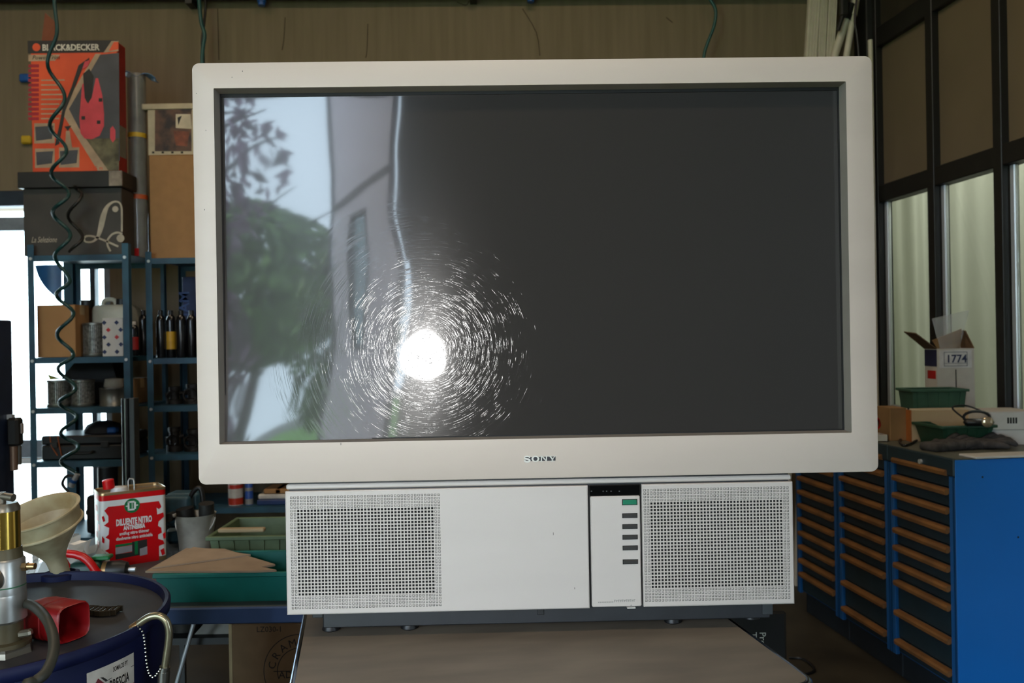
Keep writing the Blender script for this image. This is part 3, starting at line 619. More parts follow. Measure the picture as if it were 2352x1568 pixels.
# ================================================================== THINGS ON THE CABINETS
# white carton with a number label
Yb = 3.95
cx, z0, wd, hg = pxbox(2155, 2240, 800, 935, Yb); bz = 1.0
rz = R(-2)
t = thing('opened_carton', 'opened white carton with a numbered label and raised flaps by the glazing', 'box', (cx + 0.0, Yb + 0.066, bz), rz)
hw, hd, hh = wd / 2, 0.062, at(2200, 800, Yb).z - 1.0
b = B(); b.box(-hw, hw, -hd, -hd + 0.004, 0, hh); b.box(-hw, hw, hd - 0.004, hd, 0, hh); b.box(-hw, -hw + 0.004, -hd + 0.004, hd - 0.004, 0, hh); b.box(hw - 0.004, hw, -hd + 0.004, hd - 0.004, 0, hh); b.box(-hw, hw, -hd, hd, 0, 0.003)
part(b, 'body', m_white, t)
mfl = M('flap_brown', (112, 84, 58), 0.8, var=0.1)
part(B().add([(-hw, -hd, hh), (-hw, hd, hh), (-hw - 0.09, hd + 0.02, hh + 0.085), (-hw - 0.10, -hd - 0.01, hh + 0.075)], [(0, 1, 2, 3)]), 'flap', mfl, t, solid=0.004)
part(B().add([(hw, -hd, hh), (hw, hd, hh), (hw - 0.005, hd, hh + 0.09), (hw - 0.02, -hd + 0.04, hh + 0.085)], [(0, 1, 2, 3)]), 'flap', mfl, t, solid=0.004)
part(B().box(-hw - 0.0008, -hw + 0.001, -hd, hd, hh - 0.085, hh - 0.005), 'navy_band', M('navy_print', (36, 42, 78), 0.6), t)
part(B().box(-hw - 0.0008, -hw + 0.001, -hd + 0.01, hd - 0.03, hh - 0.145, hh - 0.105), 'red_print', m_red, t)
part(B().box(-0.002, 0.003, -hd - 0.0006, -hd + 0.001, 0.03, hh - 0.10), 'seam', m_inkk, t)
lb = part(B().box(-hw * 0.86, hw * 0.86, -hd - 0.0012, -hd + 0.001, hh - 0.092, hh - 0.008), 'label_sheet', M('label_white', (226, 226, 226), 0.6), t)
b = B(); xx, z1_, z0_ = hw * 0.62, hh - 0.016, hh - 0.084
for q in ((-xx, xx, z1_ - 0.002, z1_), (-xx, xx, z0_, z0_ + 0.002), (-xx, -xx + 0.002, z0_, z1_), (xx - 0.002, xx, z0_, z1_), (-xx, xx, z0_ + 0.013, z0_ + 0.0145)): b.box(q[0], q[1], -hd - 0.0018, -hd - 0.001, q[2], q[3])
part(b, 'label_border', m_ink, lb)
text('1774', 0.052, m_ink, lb, (0.004, -hd - 0.0016, hh - 0.066), align='CENTER', bold=0.001, sx=0.95)
# clear bag with a brown card standing in it
bt = thing('clear_bag', 'clear plastic bag holding a brown card, stuck in the numbered white carton', 'bag', t.location + Vector((-0.01, 0.0, hh - 0.06)), R(4))
part(B().add([(-0.01, 0, 0), (0.06, 0, 0.0), (0.075, 0.0, 0.155), (-0.075, 0.0, 0.10)], [(0, 1, 2, 3)]), 'card', M('card_brown', (150, 116, 74), 0.7, var=0.15), bt, solid=0.003)
def bagf(u, v):
    wv = 0.035 + 0.06 * v; a = u * 2 * PI
    return (0.012 + wv * math.cos(a) + 0.01 * v, 0.018 * math.sin(a) * (1.1 - v), 0.225 * v + 0.02 * v * math.cos(a))
m_clear = M('clear_film', (235, 240, 240), 0.12, trans=0.0, alpha=0.28, var=0.0, spec=0.9)
part(B().grid(bagf, 24, 8), 'film', m_clear, bt, smooth=60)
# green stacking bins
m_bin = M('bin_green', (52, 92, 74), 0.5, var=0.1); m_bin2 = M('bin_dark_green', (38, 74, 54), 0.5, var=0.1)
def bin_(label, loc, wt, dt, h, rz, m, ribs=4, name='storage_bin', taper=0.82, group=None, cat='bin', lipw=0.010):
    t = thing(name, label, cat, loc, rz, group); a, d = wt / 2, dt / 2; ka, kd = a * taper, d * taper
    o1 = [(-ka, -kd, 0), (ka, -kd, 0), (ka, kd, 0), (-ka, kd, 0)]; o2 = [(-a, -d, h), (a, -d, h), (a, d, h), (-a, d, h)]
    w_ = 0.004; i2 = [(-a + w_, -d + w_, h), (a - w_, -d + w_, h), (a - w_, d - w_, h), (-a + w_, d - w_, h)]; i1 = [(-ka + w_, -kd + w_, 0.004), (ka - w_, -kd + w_, 0.004), (ka - w_, kd - w_, 0.004), (-ka + w_, kd - w_, 0.004)]
    fs = [(3, 2, 1, 0)] + [(k, (k + 1) % 4, 4 + (k + 1) % 4, 4 + k) for k in range(4)] + [(4 + k, 4 + (k + 1) % 4, 8 + (k + 1) % 4, 8 + k) for k in range(4)] + [(8 + k, 8 + (k + 1) % 4, 12 + (k + 1) % 4, 12 + k) for k in range(4)] + [(12, 13, 14, 15)]
    part(B().add(o1 + o2 + i2 + i1, fs), 'body', m, t)
    b = B(); l = lipw
    b.box(-a - l, a + l, -d - l, -d + w_, h - 0.008, h + 0.004, 0.002); b.box(-a - l, a + l, d - w_, d + l, h - 0.008, h + 0.004, 0.002)
    b.box(-a - l, -a + w_, -d + w_, d - w_, h - 0.008, h + 0.004, 0.002); b.box(a - w_, a + l, -d + w_, d - w_, h - 0.008, h + 0.004, 0.002)
    part(b, 'rim', m, t)
    for k in range(ribs):
        f = (k + 0.5) / ribs * 2 - 1; x0 = f * ka; x1 = f * a; r = 0.004
        part(B().add([(x0 - r, -kd, 0.0), (x0 + r, -kd, 0.0), (x1 + r, -d, h - 0.008), (x1 - r, -d, h - 0.008), (x0 - r, -kd - 0.005, 0.0), (x0 + r, -kd - 0.005, 0), (x1 + r, -d - 0.005, h - 0.008), (x1 - r, -d - 0.005, h - 0.008)], [(4, 5, 6, 7), (0, 4, 7, 3), (5, 1, 2, 6), (0, 1, 5, 4), (7, 6, 2, 3)]), 'rib', m, t)
    return t
Yg = 3.845
tt = bin_('sea-green stacking bin standing behind the cream box, in front of the numbered carton', (at(2140, 900, Yg).x, Yg, 1.0), 0.24, 0.155, at(2150, 893, Yg).z - 1.0, R(-3), m_bin, 5, group='green stacking bins on the cabinets')
# cream box and its cardboard neighbour
def frontbox(pl, pr, pt, base_py, dep, rz=None):
    a = ontop(pl, base_py); c = ontop(pr, base_py); rz = PHI * 0 if rz is None else rz
    return Vector(((a.x + c.x) / 2, (a.y + c.y) / 2 + dep / 2, 1.0)), (c - a).length, at((pl + pr) / 2, pt, (a.y + c.y) / 2).z - 1.0
l_, wd, hg = frontbox(2088, 2252, 941, 1013, 0.11)
t = thing('long_box', 'cream long cardboard box lying in front of the sea-green bin', 'box', l_, 0)
part(B().box(-wd / 2, wd / 2, -0.055, 0.055, 0, hg - 0.002, 0.002), 'body', M('cream_card', (206, 178, 140), 0.7, var=0.06, scale=4), t)
part(B().box(-wd / 2, wd / 2, -0.055, 0.055, hg - 0.002, hg, 0.0008), 'lid', M('cream_lid', (214, 200, 170), 0.7), t)
part(B().box(-wd / 2 - 0.001, -wd / 2 + 0.004, -0.0555, 0.055, 0.0, hg + 0.001), 'edge_tape', M('edge_orange', (176, 104, 50), 0.6), t)
l_, wd, hg = frontbox(2043, 2086, 937, 1012, 0.14)
carton('small_carton', 'small brown cardboard box at the left end of the cream box', l_, wd * 0.95, 0.14, hg, m_card_d, 0, tape=False)
l_, wd, hg = frontbox(2012, 2041, 945, 1016, 0.10)
t = thing('parts_tray', 'small open tray of red and dark wires beside the television edge', 'tray', l_ + Vector((0, 0.02, 0)), 0)
b = B(); b.box(-0.04, 0.036, -0.05, 0.05, 0, 0.004); b.box(-0.04, -0.036, -0.05, 0.05, 0, 0.03); b.box(0.032, 0.036, -0.05, 0.05, 0, 0.03); b.box(-0.04, 0.036, 0.046, 0.05, 0, 0.03); b.box(-0.04, 0.036, -0.05, -0.046, 0, 0.03)
part(b, 'tray', m_white, t)
part(B().tube(spline([(-0.03, 0, 0.02), (0.0, -0.02, 0.10), (0.025, 0.01, 0.06), (-0.02, 0.02, 0.03), (0.02, -0.03, 0.02)], 6), 0.004, 6), 'red_wire', m_red, t, smooth=60)
part(B().tube(spline([(-0.03, 0.02, 0.02), (-0.02, -0.02, 0.12), (0.02, 0.02, 0.09), (0.0, 0.0, 0.02)], 6), 0.005, 6), 'dark_wire', m_black, t, smooth=60)
# lower dark green bin with goggles, gloves, cable
Yl = ontop(2220, 1028).y
bin_('dark green stacking bin lying on the cabinet behind the grey gloves', (at(2228, 985, Yl).x, Yl + 0.13, 1.0), 0.23, 0.20, 0.085, R(6), m_bin2, 5, group='green stacking bins on the cabinets')
t = thing('safety_goggles', 'black goggles with a shiny lens on the dark green bin above the gloves', 'goggles', (at(2236, 985, Yl).x, Yl + 0.04, 1.0895), R(-10))
fr_ = B().tube([(0.03 + 0.05 * math.cos(a), -0.01, 0.034 + 0.024 * math.sin(a)) for a in [2 * PI * k / 20 for k in range(20)]], 0.006, 6, closed=True)
part(fr_, 'frame', m_black, t, smooth=60); part(B().box(-0.03, 0.085, -0.055, -0.02, 0, 0.03, 0.012), 'nose_cup', m_black, t, smooth=50)
part(B().lathe([(0.0, 0.004), (0.02, 0.002), (0.022, 0)], 16, Matrix.Translation((0.055, -0.055, 0.018)) @ Matrix.Rotation(R(90), 4, 'X')), 'lens', M('lens_amber', (190, 170, 140), 0.08, 0.6), t, smooth=40)
part(B().tube(spline([(-0.02, -0.01, 0.03), (-0.05, 0.03, 0.07), (0.02, 0.06, 0.075), (0.09, 0.02, 0.04)], 5), 0.004, 6), 'strap', m_black, t, smooth=60)
m_glove = M('grey_cloth', (78, 74, 72), 0.95, var=0.3, scale=30, bump=0.4)
def glove(label, loc, rz, sc, flip=1):
    t = thing('work_glove', label, 'glove', loc, rz, 'grey work gloves on the cabinet')
    b = B(); b.box(-0.05, 0.05, -0.045, 0.045, 0.0, 0.035, 0.016, seg=3); part(b, 'palm', m_glove, t, smooth=60)
    for k in range(4):
        y = -0.036 + 0.024 * k; l = (0.07, 0.085, 0.08, 0.06)[k]
        part(B().tube(spline([(0.03, y, 0.018), (0.05 + l * 0.5, y * 1.15, 0.024 + 0.006 * k), (0.04 + l, y * 1.25, 0.012)], 4), [0.013, 0.013, 0.013, 0.0125, 0.012, 0.012, 0.011, 0.009, 0.006], 8), 'finger', m_glove, t, smooth=60)
    part(B().tube(spline([(-0.02, 0.03 * flip, 0.015), (0.01, 0.065 * flip, 0.02), (0.05, 0.08 * flip, 0.012)], 4), [0.015, 0.015, 0.014, 0.014, 0.013, 0.012, 0.011, 0.009, 0.006], 8), 'thumb', m_glove, t, smooth=60)
    part(B().box(-0.10, -0.04, -0.042, 0.042, 0.0, 0.03, 0.012, seg=3), 'cuff', m_glove, t, smooth=60)
    t.scale = (sc, sc, sc); return t
pg = ontop(2195, 1036); glove('grey work glove lying nearest the cabinet edge with its cuff to the left', (pg.x, pg.y + 0.05, 1.0), R(20), 1.15)
pg = ontop(2290, 1034); glove('grey work glove lying against the white box with fingers to the right', (pg.x - 0.02, pg.y + 0.075, 1.0), R(8), 1.1, -1)
l_, wd, hg = frontbox(2295, 2420, 962, 1030, 0.2)
t = carton('white_carton', 'white carton with small dark print at the right edge of the picture', l_ + Vector((0.02, 0.12, 0)), wd, 0.2, hg + 0.02, m_white, R(-3), tape=False)
for k in range(4): part(B().box(-wd / 2 + 0.085 + k * 0.011, -wd / 2 + 0.092 + k * 0.011, -0.1012, -0.1, hg - 0.03, hg - 0.005), 'print_mark', m_inkk, t)
part(B().box(-wd / 2 + 0.0, wd / 2, -0.1014, -0.1, hg - 0.058, hg - 0.055), 'fold_line', M('fold_grey', (150, 148, 142), 0.7), t)
pb = ontop(2290, 1046); t = thing('flat_board', 'flat white board lying along the near end of the cabinet top', 'board', (ontop(2300, 1043).x + 0.05, O.y + 0.065, 1.0), PHI)
part(B().box(-0.22, 0.30, -0.05, 0.05, 0.0, 0.008, 0.002), 'board', m_white, t)
# black cable looping on the cabinet edge
pts = [ontop(x, y) + Vector((0, 0, 0.006)) for x, y in ((2160, 1020), (2135, 1019), (2110, 1013), (2092, 1022), (2075, 1026), (2066, 1016), (2075, 1009), (2088, 1012))]
pts += [pts[-1] + Vector((0.0, 0.0, 0.05)), pts[-1] + Vector((0.004, 0.01, 0.14))]
tag(B().tube(spline(pts, 5), 0.005, 6).build('power_cable', m_black, None, 60), 'black cable looped on the cabinet top in front of the cream box', 'cable')

# ================================================================== UPPER RIGHT: trunking and pipes in the corner
m_trunk = M('trunking_cream', (214, 205, 186), 0.5, var=0.05)
for i, (pb_, pt_) in enumerate((((1849, 1874), (1858, 1880)), ((1876, 1893), (1882, 1898)), ((1895, 1914), (1901, 1921)))):
    Y = 4.92; x0 = at((pb_[0] + pb_[1]) / 2, 125, Y); x1 = at((pt_[0] + pt_[1]) / 2, 0, Y); hw = (pb_[1] - pb_[0]) / 2 / FPX * Y
    lab = ('leftmost cream cable trunking leaning in the corner above the television', 'middle cream cable trunking leaning in the corner above the television', 'rightmost cream cable trunking in the corner, next to the white pipes')[i]
    dirx = (x1.x - x0.x) / (x1.z - x0.z); t = thing('cable_trunking', lab, 'trunking', (x0.x - dirx * x0.z, Y - 0.0, 0.0), 0, 'cream cable trunking lengths')
    H = 3.75; sh = Matrix(((1, 0, dirx, 0), (0, 1, 0, 0), (0, 0, 1, 0), (0, 0, 0, 1)))
    part(B().box(-hw, hw, -0.02, 0.02, 0, H, 0.003, mat=sh), 'channel', m_trunk, t)
    for k in (-0.75, -0.25, 0.25, 0.75): part(B().box(hw * k - hw * 0.14, hw * k + hw * 0.14, -0.026, -0.02, 0, H, 0, mat=sh), 'rib', m_trunk, t)
for i, (a, c, r) in enumerate((((1918, 125), (1948, 30), 0.022), ((1945, 125), (1962, 20), 0.019))):
    Y = 4.85; p0, p1 = at(*a, Y), at(*c, Y); dv = (p1 - p0) / (p1.z - p0.z); base = p0 - dv * p0.z
    t = thing('white_pipe', ('thicker white plastic pipe leaning between trunking and column', 'thinner white plastic pipe leaning against the dark column')[i], 'pipe', (base.x, base.y, 0), 0, 'white plastic pipes in the corner')
    top = p1 - base + dv * 0.02
    part(B().cyl((0, 0, 0), top, r, 14), 'pipe', m_trunk, t, smooth=40); part(B().cyl(top - dv * 0.06, top + dv * 0.03, r * 1.25, 14), 'socket', m_trunk if i else m_dark, t, smooth=40)
Y = 4.8; p = at(1938, 30, Y)
t = thing('spray_lance', 'dark grey spray lance hanging in the corner above the white pipes', 'tool', (p.x, Y, p.z))
part(B().box(-0.02, 0.025, -0.02, 0.02, -0.02, 0.16, 0.008), 'grip', m_dark, t); part(B().cyl((0.0, 0, 0.0), (-0.035, 0, -0.10), 0.012, 10), 'nozzle', m_dark, t, smooth=40); part(B().cyl((0.03, 0, 0.1), (0.075, 0, 0.24), 0.010, 10), 'tube', m_dark, t, smooth=40); part(B().box(-0.01, 0.03, -0.005, 0.24, 0.15, 0.17), 'hanger', m_dark, t)
p0, p1 = at(1972, 128, 4.8), at(1968, -5, 4.8)
tag(B().tube(spline([p1, p1 * 0.6 + p0 * 0.4 + Vector((-0.015, 0, 0)), p0, p0 + Vector((0.03, 0, -0.8)), p0 + Vector((0.0, 0, -1.6))], 6), 0.006, 6).build('black_cable', m_black, None, 60), 'thin black cable hanging beside the dark corner column', 'cable')
p0, p1 = at(2000, 130, 4.82), at(1999, 92, 4.82)
tag(B().cyl((p0.x, 4.82, 0.0), p1, 0.014, 10).build('thin_conduit', m_trunk, None, 40), 'thin pale conduit pipe on the dark corner column by the television top', 'pipe')
# air hoses hanging at the back wall
m_hose = M('hose_teal', (20, 84, 82), 0.4)
def hose(name, label, pxs, Y, r, m, k=6):
    o = B().tube(spline([at(x, y, Y) for x, y in pxs], k), r, 7).build(name, m, None, 70); return tag(o, label, 'hose')
hose('air_hose', 'teal air hose curving down from the pipe to the right television top', [(1617, -25), (1632, 0), (1644, 25), (1640, 60), (1625, 100), (1616, 135), (1605, 240), (1610, 420)], 4.9, 0.0095, m_hose)
hose('air_hose', 'teal air hose hanging straight down beside the left corner of the television', [(456, -20), (458, 10), (462, 50), (470, 80), (466, 110), (464, 160), (466, 400)], 4.9, 0.0115, m_hose)
hose('air_hose', 'thin dark hose hanging close beside the teal hose left of the television', [(465, -20), (472, 10), (468, 60), (464, 100), (468, 150), (470, 380)], 4.95, 0.008, m_dark)

# ================================================================== SHELVING on the left
m_shelf = M('shelf_blue', (40, 84, 104), 0.5, var=0.25, scale=8, rgb2=(30, 60, 80))
FRONT_EXTRA = 0.05
def shelving(label, pxL, pxR, Y, dep, rows, ztop_px, lab_group):
    xl, xr = at(pxL, 800, Y).x, at(pxR, 800, Y).x; t = thing('shelving_unit', label, 'shelf', ((xl + xr) / 2, Y + dep / 2, 0), 0, lab_group)
    hw = (xr - xl) / 2; hd = dep / 2; zt = at((pxL + pxR) / 2, ztop_px, Y).z; zr = at((pxL + pxR) / 2, rows[0], Y).z
    for sx in (-1, 1):
        for sy in (-1, 1):
            b = B(); x = sx * hw; y = sy * hd
            b.box(x, x - sx * 0.032, y, y - sy * 0.003, 0, zt if sy < 0 else zr); b.box(x, x - sx * 0.003, y - sy * 0.003, y - sy * 0.032, 0, zt if sy < 0 else zr)
            po = part(b, 'post', m_shelf, t)
    for py in rows:
        z = at((pxL + pxR) / 2, py, Y).z
        b = B(); b.box(-hw + 0.004, hw - 0.004, -hd + 0.004, hd - 0.004, z - 0.002, z); b.box(-hw + 0.004, hw - 0.004, -hd + 0.0035, -hd + 0.006, z - 0.03, z - 0.002); b.box(-hw + 0.004, hw - 0.004, hd - 0.006, hd - 0.0035, z - 0.03, z - 0.002)
        sh = part(b, 'shelf_board', m_shelf, t)
        for sx in (-1, 1): part(B().cyl((sx * (hw - 0.018), -hd - 0.005, z - 0.016), (sx * (hw - 0.018), -hd + 0.0, z - 0.016), 0.008, 8), 'bolt', m_alu, sh)
    return t
Y1 = 4.20; D1 = 0.46
u1 = shelving('blue steel shelving unit in front of the bright glazed door', 66, 298, Y1, D1, (585, 820, 936, 1059, 1235), 560, 'blue shelving units')
Y2 = 4.36
u2 = shelving('blue steel shelving unit half hidden behind the television', 337, 700, Y2, 0.46, (590, 820, 930, 1042, 1166), 575, 'blue shelving units')
def shz(u_rows, i, pxm, Y): return at(pxm, u_rows[i], Y).z + 0.0005
R1 = (585, 820, 936, 1059, 1235); R2 = (590, 820, 930, 1042, 1166)
def s1(i): return at(182, R1[i], Y1).z + 0.0006
def s2(i): return at(518, R2[i], Y2).z + 0.0006
def onshelf(pl, pr, pt, z0, Y):
    x0, x1 = at(pl, 700, Y).x, at(pr, 700, Y).x; z1 = at((pl + pr) / 2, pt, Y).z; return (x0 + x1) / 2, x1 - x0, z1 - z0
# dark wine carton with a script letter, black lid
Yf = Y1 + 0.03; cxx, wd, hg = onshelf(57, 283, 432, s1(0), Yf)
m_wine = M('dark_print_carton', (66, 60, 55), 0.6, var=0.12, scale=5, rgb2=(50, 46, 42)); m_wine_ink = M('cream_ink', (186, 174, 156), 0.7)
t = thing('dark_carton', 'dark grey printed carton with a large cream script letter on the shelf top', 'box', (cxx, Yf + 0.17, s1(0)))
part(B().box(-wd / 2, wd / 2, -0.17, -0.03, 0, hg, 0.003), 'body', m_wine, t)
def dk(px, py): q = at(px, py, Yf) - t.location; return (q.x, q.z)
wd_p = [(246, 470), (256, 464), (268, 463), (277, 470), (281, 483)]
SL = spline([(193, 547, 0), (197, 555, 0), (212, 555, 0), (224, 545, 0), (231, 525, 0), (238, 495, 0), (247, 474, 0), (260, 464, 0), (272, 464, 0), (279, 474, 0), (280, 500, 0), (280, 532, 0)], 4)
WL = [4, 4, 4, 4.5, 5, 6, 9, 11, 12, 12, 12, 11, 9, 7, 6, 6, 5.5, 5, 5]
def ribbon(pts, wfn):
    b = B(); P_ = [Vector((p[0], p[1])) for p in pts]; vs = []
    for i, p in enumerate(P_):
        tt = (P_[min(i + 1, len(P_) - 1)] - P_[max(i - 1, 0)]).normalized(); nn = Vector((-tt.y, tt.x)) * wfn(i / (len(P_) - 1)) / 2
        for q in (p + nn, p - nn): a = dk(q.x, q.y); vs.append((a[0], -0.1712, a[1]))
    return b.add(vs, [(2 * i, 2 * i + 1, 2 * i + 3, 2 * i + 2) for i in range(len(P_) - 1)])
sl = part(ribbon(SL, lambda s: 4 + 9 * math.exp(-((s - 0.42) / 0.14) ** 2)), 'script_letter', m_wine_ink, t)
part(ribbon(spline([(193, 547, 0), (200, 542, 0), (215, 543, 0), (240, 552, 0), (272, 566, 0)], 4), lambda s: 4.5), 'script_tail', m_wine_ink, t)
part(ribbon(spline([(254, 577, 0), (247, 562, 0), (248, 550, 0), (258, 538, 0), (270, 534, 0), (281, 537, 0)], 4), lambda s: 4.5), 'script_loop', m_wine_ink, t)
for px, py, r in ((265, 480, 7), (277, 547, 9)):
    q = dk(px, py); rr = r / FPX * Yf; part(B().prism([(q[0] + rr * math.cos(2 * PI * k / 16), q[1] + rr * math.sin(2 * PI * k / 16)) for k in range(16)], -0.1713, -0.1702), 'script_dot', m_wine_ink, t)
q = dk(72, 557); text('La Selezione', 0.042, m_wine_ink, t, (q[0], -0.171, q[1]), shear=0.35, sx=0.62)
lx0, lx1 = at(45, 415, Yf).x - t.location.x, at(284, 415, Yf).x - t.location.x; lz0, lz1 = hg, at(165, 395, Yf).z - s1(0)
t2 = thing('carton_lid', 'black shallow box lid with one pale corner, lying on the dark carton', 'lid', (t.location.x, t.location.y, s1(0) + hg + 0.0005))
part(B().box(lx0, lx1, -0.19, -0.02, 0, lz1 - lz0, 0.003), 'body', M('lid_black', (34, 30, 28), 0.5, var=0.15), t2)
part(B().box(lx1 - 0.065, lx1 + 0.0008, -0.1912, -0.18, 0.004, lz1 - lz0 - 0.002, 0.0005), 'pale_corner', M('pale_corner', (150, 136, 122), 0.6, var=0.3), t2)
lidtop = s1(0) + lz1 + 0.001
# big orange tool carton with printed front
Yt = Y1 + 0.03; xl, xr = at(72, 250, Yt).x, at(268, 250, Yt).x; ht = at(168, 94, Yt).z - lidtop
t = thing('tool_carton', 'tall orange garden-tool carton standing on the black box lid', 'box', ((xl + xr) / 2, Yt + 0.13, lidtop), R(1.5))
wd = xr - xl; hw = wd / 2; fy = -0.13
m_or = M('orange_print', (222, 84, 40), 0.55, var=0.08, scale=4, rgb2=(196, 66, 32)); m_dkred = M('side_print', (150, 30, 18), 0.6)
part(B().box(-hw, hw, fy, -0.03, 0, ht, 0.003), 'body', m_or, t)
part(B().box(hw - 0.001, hw + 0.0008, fy + 0.004, -0.034, 0.004, ht - 0.004), 'side_print', m_dkred, t)
part(B().box(hw, hw + 0.0012, fy + 0.01, -0.04, 0.08, ht * 0.36), 'side_label', M('side_label', (120, 116, 100), 0.6), t)
def tk(px, py):                                        # printed front: pixel -> (x, z) on the carton face
    u = (px - (72 + (py - 94) * 0.02)) / 196; v = (394 - py) / 300
    return (-hw + u * wd, v * ht)
def pr(name, pts, m, lv=1, par=t): return part(B().prism([tk(*p) for p in pts], fy - 0.0005 * lv, fy + 0.001), name, m, par)
m_bkp = M('print_black', (30, 27, 26), 0.6); m_gyp = M('print_slate', (72, 72, 78), 0.6, var=0.15, scale=8); m_tnp = M('print_beige', (176, 150, 124), 0.6); m_pkp = M('print_pink', (206, 66, 78), 0.6, var=0.08); m_crp = M('print_crimson', (160, 26, 44), 0.6); m_olp = M('print_olive', (120, 112, 84), 0.6, var=0.3, scale=20)
band = pr('black_band', [(66, 93), (270, 93), (270, 112), (253, 121), (67, 122)], m_bkp)
q = tk(86, 108); part(B().prism([(q[0] + 0.02 * math.cos(2 * PI * k / 14), q[1] + 0.02 * math.sin(2 * PI * k / 14)) for k in range(14)], fy - 0.001, fy), 'round_emblem', m_or, band)
q = tk(99, 115.5); text('BLACK&DECKER', 0.044, m_inkw, band, (q[0], fy - 0.0008, q[1]), bold=0.0012, sx=0.88)
pr('corner_flash', [(238, 122), (256, 95), (272, 95), (272, 118)], m_tnp, 2); pr('corner_flash', [(250, 118), (262, 97), (272, 97), (272, 114)], m_or, 3)
pr('name_strip', [(68, 125), (140, 125), (128, 139), (68, 140)], m_tnp); q = tk(76, 136); text('PowerTrim', 0.030, m_bkp, t, (q[0], fy - 0.0008, q[1]), shear=0.3)
pr('slate_field', [(218, 127), (273, 122), (276, 370), (262, 372), (150, 262)], m_gyp, 1)
pr('beige_sweep', [(220, 124), (232, 124), (160, 250), (186, 300), (250, 392), (226, 392), (170, 300), (142, 255)], m_tnp, 2)
pr('photo_ground', [(188, 318), (274, 318), (274, 392), (236, 392), (186, 322)], m_olp, 1)
pr('pink_tool', [(190, 195), (194, 190), (198, 230), (203, 238), (212, 225), (221, 180), (226, 180), (236, 220), (240, 262), (240, 290), (230, 312), (212, 320), (196, 318), (187, 306), (184, 270)], m_pkp, 3)
pr('tool_hose', [(192, 170), (206, 158), (216, 175), (212, 220), (204, 238), (196, 225)], m_bkp, 4)
pr('tool_tube', [(196, 140), (206, 133), (204, 146), (190, 158), (172, 205), (152, 255), (138, 330), (129, 334), (146, 250), (166, 200), (182, 150)], m_bkp, 4)
pr('tool_grip', [(196, 142), (208, 138), (204, 152), (190, 160)], m_pkp, 5)
for px, py in ((193, 271), (228, 281), (232, 230)): pr('tool_bolt', [(px - 4, py - 4), (px + 4, py - 4), (px + 4, py + 4), (px - 4, py + 4)], m_bkp, 5)
pr('pink_canister', [(254, 296), (260, 290), (266, 300), (266, 320), (260, 328), (254, 318)], m_pkp, 3)
pr('nozzle_print', [(150, 290), (166, 288), (158, 300)], m_bkp, 3); pr('nozzle_glow', [(154, 300), (162, 300), (168, 340), (152, 340)], m_tnp, 3)
for k in range(12):
    y = 147 + k * 11; pr('caption', [(68, y), (92, y), (92, y + 7), (68, y + 7)], m_crp, 1)
    if k > 2: pr('caption_line', [(97, y + 2), (150 - (k % 3) * 6, y + 2), (150 - (k % 3) * 6, y + 5), (97, y + 5)], m_tnp, 1)
for (a, c, d_, e_) in ((82, 282, 128, 328), (84, 340, 128, 384), (138, 338, 184, 384)):
    f = pr('photo_frame', [(a, c), (d_, c), (d_, e_), (a, e_)], m_tnp, 1); pr('photo', [(a + 2, c + 8), (d_ - 3, c + 6), (d_ - 6, e_ - 10), (a + 4, e_ - 6)], m_gyp, 2, f)
q = tk(214, 390); text('15 m', 0.026, m_or, t, (q[0], fy - 0.0012, q[1]))
# back flap of the same carton sticking up behind
part(B().add([(-hw, -0.032, ht), (-hw + 0.066, -0.032, ht), (-hw + 0.058, 0.01, ht + 0.15), (-hw + 0.004, 0.01, ht + 0.20)], [(0, 1, 2, 3)]), 'raised_flap', M('flap_redbrown', (112, 62, 38), 0.8, var=0.1), t, solid=0.003)
for px, py, m_, nm in ((58, 180, m_bluef, 'blue'), (62, 322, M('tape_yellow', (214, 176, 40), 0.5), 'yellow')):
    q = at(px, py, BY - 0.01)
    tag(B().box(q.x - 0.03, q.x + 0.03, BY - 0.03, BY, q.z - 0.025, q.z + 0.025, 0.008).build(nm + '_marker', m_, None), nm + ' marker fixed to the wall behind the orange tool carton', 'marker')
# long clear tubes of rolled film
m_tube = M('tube_film', (150, 154, 150), 0.2, trans=0.0, alpha=0.55, var=0.1, spec=0.8); m_core = M('tube_core', (118, 116, 108), 0.5, var=0.2)
for i, (px, r, pt) in enumerate(((317, 0.047, 172),)):
    Y = Y1 + 0.24; p = at(px, 400, Y); z1 = at(px, pt, Y).z
    t = thing('film_roll', ('tall clear-wrapped roll with yellow and orange bands beside the orange carton', 'thinner grey roll standing between the orange carton and the taller roll')[i], 'roll', (p.x, Y, s1(0)))
    H = z1 - s1(0)
    part(B().lathe([(r * 0.7, 0), (r * 0.7, H - 0.02)], 20), 'core', m_core, t, smooth=40); part(B().lathe([(r, 0.002), (r, H), (r * 0.72, H + 0.004)], 24, closed=True), 'wrap', m_tube, t, smooth=40)
    if i == 0:
        for py, m_ in ((313, M('tape_yellow', (214, 176, 40), 0.5)), (454, M('tape_orange', (190, 84, 36), 0.5))): zc = at(px, py, Y).z - s1(0); part(B().lathe([(r + 0.001, zc - 0.012), (r + 0.001, zc + 0.012)], 24, closed=True), 'band', m_, t, smooth=40)
        part(B().grid(lambda u, v: (-0.09 + 0.20 * u, -0.02 + 0.05 * v + 0.02 * math.sin(u * 6), H + 0.012 + 0.012 * math.sin(u * 9 + v * 3) - 0.04 * u * u), 12, 5), 'crumpled_end', M('blue_film', (96, 126, 160), 0.3), t, smooth=60, solid=0.003)
        part(B().box(-0.05, 0.02, -r - 0.004, -r - 0.001, 0.01, 0.05), 'red_sticker', m_red, t)
